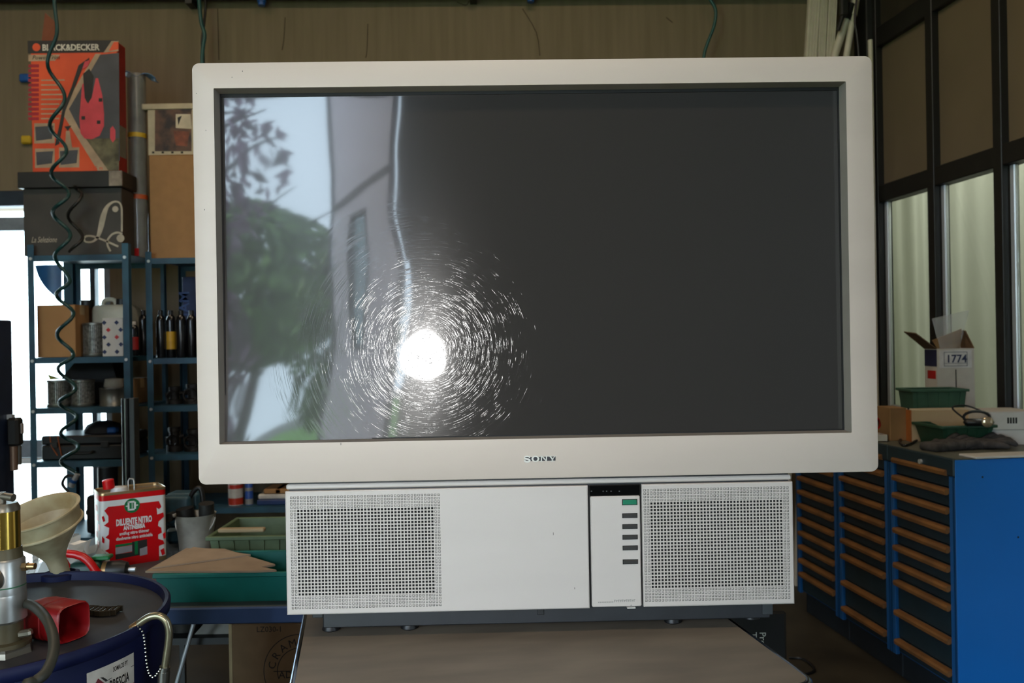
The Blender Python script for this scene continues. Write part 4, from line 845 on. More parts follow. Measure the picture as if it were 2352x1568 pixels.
# tan carton and the white box with a photograph on it
Yc = Y2 + 0.05; cxx, wd, hg = onshelf(348, 470, 355, s2(0), Yc)
carton('tan_carton', 'large tan cardboard carton on the shelf top beside the television', (cxx, Yc + 0.16, s2(0)), wd, 0.32, hg, M('tan_card', (160, 118, 76), 0.85, var=0.06), 0)
cx2, wd2, hg2 = onshelf(344, 470, 237, s2(0) + hg, Yc)
t = thing('photo_box', 'cream box with a workshop photograph printed on it, on the tan carton', 'box', (cx2, Yc + 0.16, s2(0) + hg + 0.001))
m_cr2 = M('cream_box', (190, 174, 146), 0.6, var=0.08)
part(B().box(-wd2 / 2, wd2 / 2, -0.15, 0.15, 0, hg2 - 0.03, 0.002), 'body', m_cr2, t); part(B().box(-wd2 / 2 - 0.03, wd2 / 2, -0.155, 0.155, hg2 - 0.03, hg2, 0.002), 'lid', m_cr2, t)
def pk(px, py): q = at(px, py, Yc + 0.01) - t.location; return (q.x, q.z)
ph = part(B().prism([pk(356, 347), pk(440, 347), pk(440, 250), pk(356, 252)], -0.1512, -0.149), 'photo', M('photo_brown', (104, 72, 56), 0.6, var=0.4, scale=14, rgb2=(40, 30, 30)), t)
part(B().prism([pk(404, 262), pk(438, 262), pk(440, 296), pk(404, 294)], -0.1518, -0.1508), 'photo_highlight', M('photo_white', (206, 190, 164), 0.6), ph); part(B().prism([pk(398, 300), pk(436, 302), pk(430, 336), pk(404, 334)], -0.1518, -0.1508), 'photo_red', M('photo_red', (136, 72, 48), 0.6, var=0.3), ph); part(B().prism([pk(408, 270), pk(418, 266), pk(410, 288)], -0.1524, -0.1514), 'photo_hook', m_inkk, ph)
for k in range(4): q = pk(352 + 22 * k, 350); part(B().box(q[0] - 0.006, q[0] + 0.006, -0.1512, -0.149, q[1] - 0.005, q[1] + 0.005), 'print_dot', m_inkk, t)
# ---- shelf 1 (below the top)
m_tin = M('tin_grey', (140, 138, 130), 0.35, 0.8, var=0.2, scale=8)
def slot(pl, pr, pt, z0, Y): return onshelf(pl, pr, pt, z0, Y)
Y = Y1 + 0.05; c, wq, h = slot(84, 172, 700, s1(1), Y); carton('brown_carton', 'brown cardboard carton on the shelf directly under the dark printed carton', (c, Y + 0.07, s1(1)), wq, 0.14, h, m_card)
c, wq, h = slot(233, 279, 730, s1(1), Y)
t = carton('filter_box', 'white box with blue diamond print, in front of the plastic tank', (c, Y + 0.045, s1(1)), wq, 0.09, h, m_white, R(4), tape=False)
for k in range(5):
    for j in range(2):
        x = -wq * 0.3 + wq * 0.6 * j + (0.01 if k % 2 else -0.01); z = h * (0.12 + 0.19 * k); s = 0.012
        part(B().prism([(x, z - s), (x + s, z), (x, z + s), (x - s, z)], -0.0458, -0.044), 'diamond_print', m_ink if (k + j) % 4 != 3 else m_red, t)
def filt(label, pl, pr, pt, z0, Y, group):
    c, wq, h = slot(pl, pr, pt, z0, Y); r = wq / 2
    t = thing('oil_filter', label, 'filter', (c, Y + r, z0), 0, group)
    part(B().lathe([(r * 0.96, 0), (r, 0.004), (r, 0.016), (r * 0.94, 0.018)], 24), 'end_cap', m_tin, t, smooth=40); part(B().lathe([(r * 0.94, h - 0.016), (r, h - 0.014), (r, h - 0.003), (r * 0.6, h)], 24), 'end_cap', m_tin, t, smooth=40)
    b = B(); nn = 40
    for k in range(nn):                                    # pleated, perforated sleeve
        a = 2 * PI * k / nn; b.box(-0.0028, 0.0028, r * 0.86, r * 0.93, 0.018, h - 0.016, mat=Matrix.Rotation(a, 4, 'Z'))
    part(b, 'sleeve', M('filter_mesh', (150, 150, 144), 0.4, 0.5, var=0.3, scale=80), t, stuff=True); part(B().lathe([(r * 0.87, 0.016), (r * 0.87, h - 0.014)], 24), 'paper_core', m_dark, t, smooth=40)
    return t
filt('grey perforated oil filter on the upper shelf between the carton and the filter box', 176, 233, 740, s1(1), Y + 0.02, 'oil filters on the shelves')
Yk = Y1 + 0.22; c, wq, h = slot(206, 296, 690, s1(1), Yk)
t = thing('plastic_tank', 'translucent white plastic tank with a dark cap behind the filter box', 'canister', (c, Yk + 0.08, s1(1)))
part(B().box(-wq / 2, wq / 2, -0.08, 0.08, 0, h * 0.93, 0.03, seg=3), 'body', M('tank_plastic', (206, 204, 186), 0.4, var=0.05), t, smooth=50); part(B().cyl((wq * 0.15, 0, h * 0.92), (wq * 0.15, 0, h * 1.04), 0.03, 16), 'cap', m_black, t, smooth=40); part(B().tube(spline([(-wq * 0.35, 0, h * 0.9), (-wq * 0.3, 0, h * 1.02), (-wq * 0.05, 0, h * 1.02), (0, 0, h * 0.9)], 4), 0.012, 8), 'handle', M('tank_plastic', (206, 204, 186)), t, smooth=60)
c, wq, h = slot(172, 206, 688, s1(1), Yk); t = turned('jar', 'dark jar with an amber base behind the grey oil filter', 'jar', (c, Yk + 0.05, s1(1)), [(wq / 2, 0), (wq / 2, h * 0.75), (wq * 0.35, h * 0.85), (wq * 0.35, h * 0.88)], M('jar_amber', (84, 54, 32), 0.25)); part(B().lathe([(wq * 0.42, h * 0.86), (wq * 0.42, h), (wq * 0.3, h)], 20), 'lid', m_black, t, smooth=40)
def bottle(label, pl, pr, pt, z0, Y, m, mcap, group, mlab=None, name='bottle'):
    c, wq, h = slot(pl, pr, pt, z0, Y); r = wq / 2
    t = thing(name, label, 'bottle', (c, Y + r, z0), 0, group)
    part(B().lathe([(r * 0.92, 0), (r, 0.006), (r, h * 0.78), (r * 0.85, h * 0.86), (r * 0.45, h * 0.90), (r * 0.42, h * 0.91)], 22), 'body', m, t, smooth=45); part(B().lathe([(r * 0.5, h * 0.905), (r * 0.5, h * 0.99), (r * 0.4, h)], 16), 'cap', mcap, t, smooth=40)
    if mlab: part(B().lathe([(r * 1.01, h * 0.18), (r * 1.01, h * 0.55)], 22, closed=True), 'label_sheet', mlab, t, smooth=45)
    return t
m_bgloss = M('bottle_black', (15, 15, 17), 0.18)
bottle('small dark bottle with a red shoulder and white cap by the shelf post', 293, 312, 738, s1(1), Y + 0.05, m_bgloss, m_inkw, 'bottles on the upper shelf', M('label_red', (168, 30, 28), 0.5))
bottle('black bottle between the shelf posts, right of the red-shouldered one', 314, 334, 712, s1(1), Y + 0.2, m_bgloss, m_black, 'bottles on the upper shelf')
Yb2 = Y2 + 0.05
for i, (pl, pr_) in enumerate(((354, 374), (377, 398), (400, 422), (424, 446), (448, 470))):
    bottle(('first glossy black bottle right of the second shelf post', 'glossy black bottle with a yellow label', 'glossy black bottle just right of the yellow-labelled one', 'glossy black bottle nearest the television edge', 'glossy black bottle hidden behind the television edge')[i], pl, pr_, 712, s2(1), Yb2 + 0.02 * (i % 2), m_bgloss, m_black, 'bottles on the upper shelf', M('label_yellow', (206, 160, 40), 0.5) if i == 1 else None)
q = at(432, 690, Y2 + 0.40); t = thing('blue_sign', 'dark blue sign with pale letters standing behind the black bottles', 'sign', (at(440, 690, Y2 + .4).x, Y2 + 0.40, s2(1)))
hs = at(432, 636, Y2 + 0.4).z - s2(1); part(B().box(-0.05, 0.12, -0.005, 0.005, 0.0, hs, 0.002), 'board', M('sign_blue', (26, 44, 92), 0.5), t); text('FIAM', 0.085, M('sign_pale', (70, 96, 150), 0.6), t, (-0.012, -0.0055, hs * 0.42), roll=R(90), bold=0.001)
# blue curved plastic sheet hanging in the left bay
Yp = Y1 + 0.4745; ztop_s = s1(0) - 0.0024
def sheet_fn(u, v):
    ax, ay = 80 + 56 * u, 598 + 16 * u; bx, by = 137 - (1 - u) * 0, 690
    ex = 80 + 62 * u; low = 600 + 92 * (u ** 0.55)
    p = at(ex, (1 - v) * (596 + 20 * u) + v * max(low, 602), Yp); return (p.x, p.y - 0.02 * math.sin(u * PI), ztop_s if v == 0 else min(p.z, ztop_s))
tag(B().grid(sheet_fn, 16, 8).build('blue_sheet', M('plastic_blue', (30, 92, 150), 0.4), None, 60), 'curved blue plastic sheet fixed to the upright brace behind the first shelving unit', 'sheet')
c = at(154, 640, Y1 + 0.44); tag(B().box(at(137, 640, Y1 + .44).x, at(172, 640, Y1 + .44).x, Y1 + 0.475, Y1 + 0.50, 0, at(154, 590, Y1 + .47).z, 0.003).build('back_brace', m_shelf, None), 'broad blue steel brace standing upright behind the first shelving unit', 'brace')
# ---- shelf 2
Y = Y1 + 0.04
filt('left of the two perforated oil filters on the middle shelf', 92, 146, 872, s1(2), Y, 'oil filters on the shelves'); filt('right of the two perforated oil filters on the middle shelf', 148, 200, 872, s1(2), Y, 'oil filters on the shelves')
c, wq, h = slot(212, 275, 892, s1(2), Y); t = turned('round_tin', 'low round grey tin with an open rim right of the two oil filters', 'tin', (c, Y + wq / 2, s1(2)), [(wq * 0.5, 0), (wq * 0.5, 0.008), (wq * 0.49, 0.01), (wq * 0.49, h * 0.9), (wq * 0.5, h * 0.92), (wq * 0.5, h), (wq * 0.46, h), (wq * 0.46, h * 0.8)], m_tin)
part(B().lathe([(wq * 0.2, h * 0.8), (wq * 0.34, h * 1.1), (wq * 0.3, h * 1.5), (0.01, h * 1.55)], 12), 'rag', M('rag_white', (166, 160, 146), 0.9), t, smooth=60)
Yd = Y1 + 0.20; cx3, wq, h = slot(265, 340, 870, s1(2), Yd)
carton('plain_carton', 'plain cardboard box on the middle shelf partly behind the black column', (at(292, 900, Yd).x - 0.028, Yd + 0.1, s1(2)), at(318, 900, Yd).x - at(262, 900, Yd).x, 0.2, h, m_card_d)
c, wq, h = slot(132, 262, 832, s1(2), Yd)
t = thing('tool_bag', 'shapeless black tool bag slumped behind the oil filters on the middle shelf', 'bag', (c, Yd + 0.12, s1(2)))
zb_ = at(200, 875, Yd).z - s1(2)
part(B().box(-wq * 0.36, wq * 0.42, -0.10, 0.10, 0, zb_ + 0.02, 0.03, seg=2), 'lower_bag', m_black, t, smooth=60)
part(B().add([(-wq / 2, -0.1, zb_ * 1.1), (wq / 2, -0.1, zb_), (wq / 2, 0.1, zb_), (-wq / 2, 0.1, zb_ * 1.1), (-wq * 0.3, -0.07, h), (wq * 0.36, -0.07, h * 0.98), (wq * 0.36, 0.08, h * 0.98), (-wq * 0.3, 0.08, h)], [(0, 1, 5, 4), (1, 2, 6, 5), (2, 3, 7, 6), (3, 0, 4, 7), (4, 5, 6, 7), (3, 2, 1, 0)]), 'flap', m_black, t)
part(B().add([(-wq * 0.5, -0.09, zb_ * 1.1), (-wq * 0.72, -0.10, zb_ * 1.3), (-wq * 0.74, -0.09, zb_ * 1.25), (-wq * 0.66, -0.09, zb_ * 0.85)], [(0, 1, 2, 3)]), 'yellow_strap', M('strap_yellow', (196, 190, 70), 0.5), t, solid=0.004)
# ---- shelf 3
Y = Y1 + 0.04; c, wq, h = slot(88, 276, 1000, s1(3), Y)
t = thing('tool_case', 'long black tool case on the lower shelf with a domed pouch on it', 'case', (c, Y + 0.15, s1(3)))
part(B().box(-wq / 2, wq / 2, -0.15, 0.15, 0, h * 0.62, 0.008), 'tray', m_black, t); part(B().box(-wq / 2, wq / 2, -0.15, 0.15, h * 0.63, h, 0.008), 'lid', m_black, t)
for x in (-0.14, 0.12): part(B().box(x - 0.02, x + 0.02, -0.158, -0.15, h * 0.5, h * 0.75, 0.002), 'latch', m_dark, t)
part(B().tube(spline([(-0.06, -0.155, h * 0.35), (-0.05, -0.18, h * 0.3), (0.05, -0.18, h * 0.3), (0.06, -0.155, h * 0.35)], 4), 0.006, 6), 'handle', m_dark, t, smooth=60)
for k, x in enumerate((-0.16, -0.12)): part(B().tube(spline([(x, -0.152, h * 1.0), (x + 0.01, -0.156, h * 0.6), (x + 0.04 - 0.02 * k, -0.156, h * 0.2)], 4), 0.003, 5), 'orange_cord', M('cord_orange', (150, 84, 50), 0.6), t, smooth=60)
c2, wq2, h2 = slot(170, 252, 970, s1(3) + h, Y + 0.06)
t = thing('domed_pouch', 'dark domed pouch sitting on the long black tool case', 'pouch', (c2, Y + 0.16, s1(3) + h + 0.0006))
part(B().lathe([(wq2 / 2, 0), (wq2 / 2, h2 * 0.3), (wq2 * 0.42, h2 * 0.7), (wq2 * 0.2, h2 * 0.97), (0.001, h2)], 24), 'body', M('pouch_dark', (26, 24, 28), 0.7), t, smooth=60); part(B().box(wq2 * 0.3, wq2 * 0.55, -wq2 * 0.45, -wq2 * 0.2, 0.0, 0.03, 0.006), 'blue_tag', m_bluef, t)
# ---- bottom shelf: black machine with fittings
Y = Y1 + 0.06; c, wq, h = slot(185, 285, 1078, s1(4), Y)
t = thing('compressor', 'black machine on the bottom shelf behind the white funnel', 'machine', (c, Y + 0.14, s1(4)))
part(B().box(-wq / 2, wq / 2, -0.13, 0.13, 0, h * 0.6, 0.02, seg=2), 'housing', m_black, t, smooth=50); part(B().cyl((-0.03, -0.05, h * 0.55), (-0.03, -0.05, h), 0.05, 18), 'cylinder_head', m_black, t, smooth=40); part(B().cyl((0.07, -0.02, h * 0.55), (0.07, -0.02, h * 0.95), 0.035, 18), 'motor', m_dark, t, smooth=40); part(B().cyl((-wq / 2 - 0.03, -0.05, h * 0.3), (wq / 2 + 0.03, -0.05, h * 0.3), 0.016, 12), 'axle', m_dark, t, smooth=40)
# assorted parts on the second unit (dim behind the bench)
m_iron = M('old_iron', (58, 54, 50), 0.6, 0.5, var=0.35, scale=30)
spec = [(2, 362, 400, 895, 'hose_reel'), (2, 402, 448, 880, 'casting'), (3, 358, 396, 985, 'casting'), (3, 400, 446, 1000, 'bracket'), (0, 0, 0, 0, '')]
def casting(label, pl, pr_, pt, z0, Y, seed):
    q = random.Random(seed); c, wq, h = slot(pl, pr_, pt, z0, Y); t = thing('machine_part', label, 'part', (c, Y + 0.1, z0), 0, 'machine parts on the second shelving unit')
    part(B().lathe([(wq * 0.5, 0), (wq * 0.5, h * 0.25), (wq * 0.3, h * 0.3), (wq * 0.3, h * 0.8), (wq * 0.36, h * 0.82), (wq * 0.36, h)], 16), 'body', m_iron, t, smooth=40)
    part(B().cyl((-wq * 0.5, -0.02, h * 0.55), (wq * 0.5, 0.02, h * 0.62), wq * 0.12, 10), 'shaft', m_iron, t, smooth=40)
    part(B().tube([(wq * 0.34 * math.cos(a), -wq * 0.45, h * 0.45 + wq * 0.34 * math.sin(a)) for a in [2 * PI * k / 16 for k in range(16)]], wq * 0.06, 6, closed=True), 'ring', m_iron, t, smooth=60)
casting('rusty machine part on the second unit, level with the cardboard box', 362, 398, 890, s2(2), Y2 + 0.05, 1); casting('dark machine part on the second unit nearest the television edge, middle row', 402, 446, 884, s2(2), Y2 + 0.05, 2)
casting('dark machine part on the second unit, one row below, left', 360, 396, 985, s2(3), Y2 + 0.05, 3); casting('dark machine part on the second unit, one row below, at the television edge', 402, 446, 990, s2(3), Y2 + 0.05, 4)
m_spray = M('spray_white', (206, 200, 192), 0.4)
def aerosol(label, pl, pr_, pt, z0, Y, m, mb, mc):
    c, wq, h = slot(pl, pr_, pt, z0, Y); r = wq / 2; t = thing('spray_can', label, 'can', (c, Y + r, z0), 0, 'spray cans under the television')
    part(B().lathe([(r, 0), (r, h * 0.8), (r * 0.6, h * 0.87), (r * 0.5, h * 0.88)], 22), 'body', m, t, smooth=40); part(B().lathe([(r * 1.01, h * 0.02), (r * 1.01, h * 0.22)], 22, closed=True), 'lower_band', mb, t, smooth=40); part(B().lathe([(r * 0.62, h * 0.87), (r * 0.62, h * 1.0), (r * 0.4, h)], 18), 'cap', mc, t, smooth=40)
    part(B().lathe([(r * 1.01, h * 0.5), (r * 1.01, h * 0.62)], 22, closed=True), 'print_band', mb, t, smooth=40)
aerosol('white and red spray can under the lower left corner of the television', 512, 546, 1085, s2(4), Y2 + 0.05, m_spray, M('can_red', (186, 52, 30), 0.4), m_red)
aerosol('small blue spray can right of the white and red one', 553, 571, 1096, s2(4), Y2 + 0.06, M('can_blue', (42, 84, 170), 0.35), M('can_grey', (150, 150, 150), 0.4), m_inkw)
Y = Y2 + 0.05; c, wq, h = slot(582, 660, 1148, s2(4), Y); t = thing('blue_tray', 'flat blue tray with pale wood and white pieces beside the television base', 'tray', (c, Y + 0.13, s2(4)))
part(B().box(-wq / 2, wq / 2, -0.13, 0.13, 0, h, 0.004), 'tray', M('tray_blue', (24, 50, 104), 0.4), t)
for k, (x, z, m_) in enumerate(((-0.04, h, m_inkw), (0.04, h, m_inkw), (-0.01, h + 0.028, m_card), (0.05, h + 0.028, m_card))): part(B().box(x - 0.05, x + 0.045, -0.11, 0.05, z, z + 0.027, 0.006), 'loose_piece', m_, t)

# ================================================================== BENCH with its things
BT = at(520, 1389, 2.10).z; BF = 2.085
m_bench = M('bench_blue', (62, 90, 140), 0.45, var=0.15, scale=9); m_benchtop = M('bench_top', (70, 78, 84), 0.5, var=0.2, scale=8)
bx0, bx1 = at(-140, 1400, 2.1).x, at(830, 1400, 2.1).x
t = thing('work_bench', 'blue steel work bench behind the drum, carrying the teal tray and thinner tin', 'bench', ((bx0 + bx1) / 2, BF + 0.40, 0))
hw = (bx1 - bx0) / 2
part(B().box(-hw, hw, -0.40, 0.42, BT - 0.010, BT, 0.002), 'top', m_benchtop, t); part(B().box(-hw, hw, -0.405, -0.38, BT - 0.042, BT - 0.001, 0.003), 'front_edge', m_bench, t); part(B().box(-hw, hw, 0.395, 0.42, BT - 0.042, BT - 0.011, 0.003), 'back_edge', m_bench, t)
for sx, sy in ((-1, -1), (1, -1), (-1, 1), (1, 1)): part(B().box(sx * (hw - 0.03) - 0.025, sx * (hw - 0.03) + 0.025, sy * 0.36 - 0.025, sy * 0.36 + 0.025, 0, BT - 0.012, 0.003), 'leg', m_bench, t)
p0 = at(645, 1425, 2.15); part(B().cyl((p0.x - t.location.x, 0.05, BT - 0.03), (p0.x - t.location.x - 0.12, -0.02, 0.02), 0.008, 10), 'brace_rod', m_black, t, smooth=40)
ZT = BT + 0.0006
# teal tray
m_teal = M('teal_plastic', (18, 108, 100), 0.4, var=0.06)
x0, x1 = at(348, 1350, 2.12).x, at(735, 1350, 2.12).x; zt = at(500, 1318, 2.12).z - ZT
tray = bin_('long teal plastic tray at the front of the blue bench', ((x0 + x1) / 2, 2.12 + 0.11, ZT), x1 - x0 - 0.02, 0.22, zt, 0, m_teal, 0, 'plastic_tray', 0.95, None, 'tray', 0.006)
# cardboard sheets on the tray
zq = ZT + zt + 0.0045
t = thing('cardboard_sheet', 'torn brown cardboard sheet lying across the teal tray', 'cardboard', (0, 0, zq))
def fl(px, py, dz=0.0): q = onz(px, py, zq + 0.004); return (q.x, q.y, dz)
poly = [fl(334, 1312), (fl(420, 1264)[0], 2.36, 0.0), (fl(500, 1275)[0], 2.33, 0.004), fl(632, 1296), fl(600, 1302), fl(635, 1309), fl(590, 1311)]
b = B(); n = len(poly); b.add([(x, y, z) for x, y, z in poly] + [(x, y, z + 0.005) for x, y, z in poly], [tuple(range(n - 1, -1, -1)), tuple(range(n, 2 * n))] + [(k, (k + 1) % n, n + (k + 1) % n, n + k) for k in range(n)])
part(b, 'sheet', M('cardboard_pale', (156, 136, 114), 0.9, var=0.07), t)
poly = [fl(350, 1308), (fl(432, 1268)[0], 2.355, 0), (fl(560, 1290)[0], 2.26, 0.0)]
b = B(); b.add([(x, y, 0.0055) for x, y, z in poly] + [(x, y, 0.0095) for x, y, z in poly], [(2, 1, 0), (3, 4, 5), (0, 1, 4, 3), (1, 2, 5, 4), (2, 0, 3, 5)]); part(b, 'upper_ply', M('cardboard_pale2', (166, 146, 124), 0.9, var=0.07), t)
# white bent tube behind the cardboard
pts = [at(x, y, 2.375) for x, y in ((414, 1281), (416, 1275), (424, 1271), (445, 1271), (476, 1275))]
tag(B().tube(spline(pts, 5), 0.0045, 8).build('bent_tube', M('tube_white', (205, 225, 235), 0.3), None, 60), 'short bent white tube lying behind the cardboard sheet', 'tube')
# green crate
Yc2 = 2.47
x0, x1 = at(474, 1260, Yc2).x, at(735, 1260, Yc2).x; h = at(560, 1233, Yc2).z - ZT
m_crate = M('crate_olive', (86, 104, 74), 0.6, var=0.12)
bin_('olive green ribbed crate behind the teal tray', ((x0 + x1) / 2, Yc2 + 0.13, ZT), x1 - x0 - 0.02, 0.26, h, 0, m_crate, 7, 'storage_crate', 0.94, None, 'crate')
q = at(568, 1226, Yc2 + 0.1); t = thing('timber_piece', 'pale wooden piece lying across the olive crate rim', 'wood', (q.x, Yc2 + 0.05, ZT + h + 0.0045)); part(B().box(-0.07, 0.07, -0.012, 0.012, 0, 0.012, 0.003), 'plank', M('wood_pale', (166, 146, 112), 0.8, var=0.15, stretch=(0.3, 3, 3)), t)
# metal bucket
Yb = 2.62; x0, x1 = at(388, 1240, Yb).x, at(478, 1240, Yb).x; h = at(432, 1190, Yb).z - ZT; r = (x1 - x0) / 2
m_galv = M('galvanised', (188, 184, 172), 0.4, 0.3, var=0.25, scale=9)
t = thing('metal_bucket', 'stained metal bucket between the red thinner tin and the olive crate', 'bucket', ((x0 + x1) / 2, Yb + r, ZT))
part(B().lathe([(r * 0.8, 0), (r * 0.82, 0.004), (r, h), (r * 1.03, h + 0.003), (r * 0.97, h + 0.001), (r * 0.78, 0.01), (0.001, 0.01)], 28), 'body', m_galv, t, smooth=40)
part(B().tube([(r * 1.02 * math.cos(a), -r * 0.5 * math.sin(a) * 1.2, h * 0.9 - 0.06 * math.sin(a)) for a in [PI * k / 12 for k in range(13)]], 0.003, 6), 'handle', m_alu, t, smooth=60)
part(B().cyl((-0.02, 0.01, 0.012), (-0.035, 0.0, h + 0.02), 0.028, 14), 'funnel_stub', m_black, t, smooth=40); part(B().cyl((0.03, 0.02, 0.012), (0.035, 0.0, h + 0.035), 0.024, 14), 'dark_pot', m_dark, t, smooth=40)
# blue pump / vice at the back of the bench
Yv = 2.80; x0, x1 = at(384, 1150, Yv).x, at(462, 1150, Yv).x; zc = at(420, 1150, Yv).z - ZT
t = thing('bench_vice', 'blue bench vice at the back of the bench behind the bucket', 'vice', ((x0 + x1) / 2, Yv, ZT))
m_vice = M('vice_blue', (46, 84, 100), 0.5, 0.2, var=0.25)
part(B().box(-0.05, 0.05, -0.04, 0.10, 0, 0.05, 0.01), 'base', m_vice, t); part(B().box(-0.055, 0.055, -0.02, 0.05, 0.05, zc + 0.03, 0.012, seg=2), 'fixed_jaw', m_vice, t, smooth=50); part(B().box(-0.05, 0.05, -0.09, -0.035, zc - 0.06, zc + 0.03, 0.012, seg=2), 'sliding_jaw', m_vice, t, smooth=50); part(B().cyl((0, -0.13, zc - 0.03), (0, 0.02, zc - 0.03), 0.014, 12), 'screw', m_dark, t, smooth=40); part(B().cyl((-0.06, -0.12, zc - 0.05), (0.06, -0.12, zc - 0.01), 0.006, 8), 'tommy_bar', m_alu, t, smooth=40)
pts = [at(x, y, 2.74) for x, y in ((437, 1200), (432, 1165), (440, 1135), (458, 1120), (466, 1150), (470, 1200))]; pts[0].z = ZT + 0.012; pts[-1].z = ZT + 0.012
tag(B().tube(spline(pts, 6), 0.008, 7).build('rubber_hose', m_black, None, 60), 'black rubber hose arching above the bench vice', 'hose')
# red thinner tin
Yr = 2.44; x0, x1 = at(232, 1210, Yr).x, at(386, 1210, Yr).x; wd = x1 - x0; h = at(310, 1137, Yr).z - ZT; wd *= 0.94; dp = 0.115; hw = wd / 2; hd = dp / 2; rz = R(35)
can = thing('thinner_tin', 'red and white rectangular thinner tin with a red cap on the bench', 'tin', ((x0 + x1) / 2 - 0.066, Yr + hd + 0.06, ZT), rz)
m_rd = M('tin_red', (196, 8, 18), 0.3, var=0.03); m_wh = M('tin_white', (214, 214, 212), 0.3, var=0.03); m_tinraw = M('tin_raw', (176, 150, 110), 0.3, 0.8, var=0.1)
rr_ = [(x, y) for x, y in rrect(-hw, hw, -hd, hd, 0.014, 4)]; n = len(rr_)
b = B(); ls = [(1.0, 0.0), (1.0, h)]
b.add([(x, y, z) for s_, z in ls for x, y in rr_], [(k, (k + 1) % n, n + (k + 1) % n, n + k) for k in range(n)] + [tuple(range(n - 1, -1, -1))]); part(b, 'body', m_wh, can, smooth=40)
b = B(); b.add([(x * 0.995, y * 0.99, h - 0.008) for x, y in rr_], [tuple(range(n))]); part(b, 'top_plate', m_tinraw, can)
b = B(); b.add([(x * s_, y * s2_, z) for s_, s2_, z in ((1.006, 1.012, h - 0.005), (1.008, 1.015, h + 0.001), (1.0, 1.0, h + 0.003), (0.985, 0.97, h + 0.001), (0.985, 0.97, h - 0.007)) for x, y in rr_], [(i * n + k, i * n + (k + 1) % n, (i + 1) * n + (k + 1) % n, (i + 1) * n + k) for i in range(4) for k in range(n)]); part(b, 'top_seam', m_tinraw, can, smooth=60)
def band_(z0, z1, nm, m): b = B(); return part(b.add([(x * 1.002, y * 1.004, z) for z in (z0, z1) for x, y in rr_], [(k, (k + 1) % n, n + (k + 1) % n, n + k) for k in range(n)]), nm, m, can, smooth=40)
band_(h * 0.905, h - 0.005, 'red_band', m_rd); band_(0, 0.012, 'foot_seam', m_tinraw)
def ck(u, v): return (-hw + 0.004 + (wd - 0.008) * u, h * (1 - v))        # u across the front, v down from the top
def cpoly(nm, pts, m, lv=1, par=can): return part(B().prism([ck(*p) for p in pts], -hd - 0.0005 * lv, -hd + 0.0015), nm, m, par)
panel = cpoly('red_field', [(0.10, 0.175), (0.90, 0.175), (0.94, 0.26), (0.90, 0.29), (0.86, 0.26), (0.87, 0.36), (0.97, 0.34), (0.98, 0.40), (0.89, 0.46), (0.88, 0.52), (0.93, 0.55), (0.94, 0.62), (0.88, 0.64), (0.88, 0.70), (0.96, 0.73), (0.98, 0.78), (0.89, 0.80), (0.89, 0.95), (0.89, 1.0), (0.12, 1.0), (0.10, 0.80), (0.04, 0.76), (0.10, 0.74), (0.11, 0.62), (0.05, 0.58), (0.10, 0.55), (0.11, 0.46), (0.03, 0.42), (0.10, 0.38), (0.10, 0.30), (0.04, 0.22)], m_rd)
for q4 in ([(0.91, 0.86), (0.97, 0.84), (0.985, 0.92), (0.94, 0.94)], [(0.955, 0.64), (1.0, 0.62), (1.0, 0.70), (0.97, 0.71)], [(0.0, 0.30), (0.03, 0.29), (0.05, 0.36), (0.02, 0.37)], [(0.0, 0.56), (0.035, 0.6), (0.03, 0.66), (0.0, 0.64)]): cpoly('red_fleck', q4, m_rd)
for k in range(6):
    z = h * (0.14 + 0.12 * k); y = -hd * 0.5 + 0.02 * (k % 3)
    part(B().box(-hw - 0.0006, -hw + 0.001, y - 0.016, y + 0.012, z, z + h * 0.08), 'side_fleck', m_rd, can)
cc = ck(0.47, 0.195); rr0 = h * 0.098
em = part(B().prism([(cc[0] + rr0 * math.cos(2 * PI * k / 26), cc[1] + rr0 * math.sin(2 * PI * k / 26)) for k in range(26)], -hd - 0.0014, -hd), 'green_emblem', M('emblem_green', (10, 112, 62), 0.35), can)
s = rr0 / 26
eb = B()
for a in ((-15, -9, -17, 17), (-15, 8, 11, 17), (-15, 8, -17, -11), (6, 13, -13, 13)): eb.box(cc[0] + a[0] * s, cc[0] + a[1] * s, -hd - 0.0022, -hd - 0.001, cc[1] + a[2] * s, cc[1] + a[3] * s)
eb.box(cc[0] - 21 * s, cc[0] - 15 * s, -hd - 0.0022, -hd - 0.001, cc[1] - 2 * s, cc[1] + 2 * s); eb.box(cc[0] + 13 * s, cc[0] + 20 * s, -hd - 0.0022, -hd - 0.001, cc[1] - 2 * s, cc[1] + 2 * s); eb.box(cc[0] - 1 * s, cc[0] + 1 * s, -hd - 0.0022, -hd - 0.001, cc[1] - 10 * s, cc[1] + 10 * s)
part(eb, 'emblem_letter', m_wh, em)
for body, u, v, sz, sx, bo in (('DILUENTE NITRO', 0.50, 0.445, 0.0265, 0.54, 0.0011), ('ANTINEBBIA', 0.50, 0.515, 0.0185, 0.33, 0.0008), ('antifog nitro thinner', 0.50, 0.580, 0.0135, 0.45, 0.0003), ('disolvente nitro antiniebla', 0.50, 0.645, 0.0135, 0.55, 0.0003)):
    q = ck(u, v); text(body, sz, m_wh, panel, (q[0], -hd - 0.0012, q[1]), align='CENTER', fit=sx * wd, bold=bo)
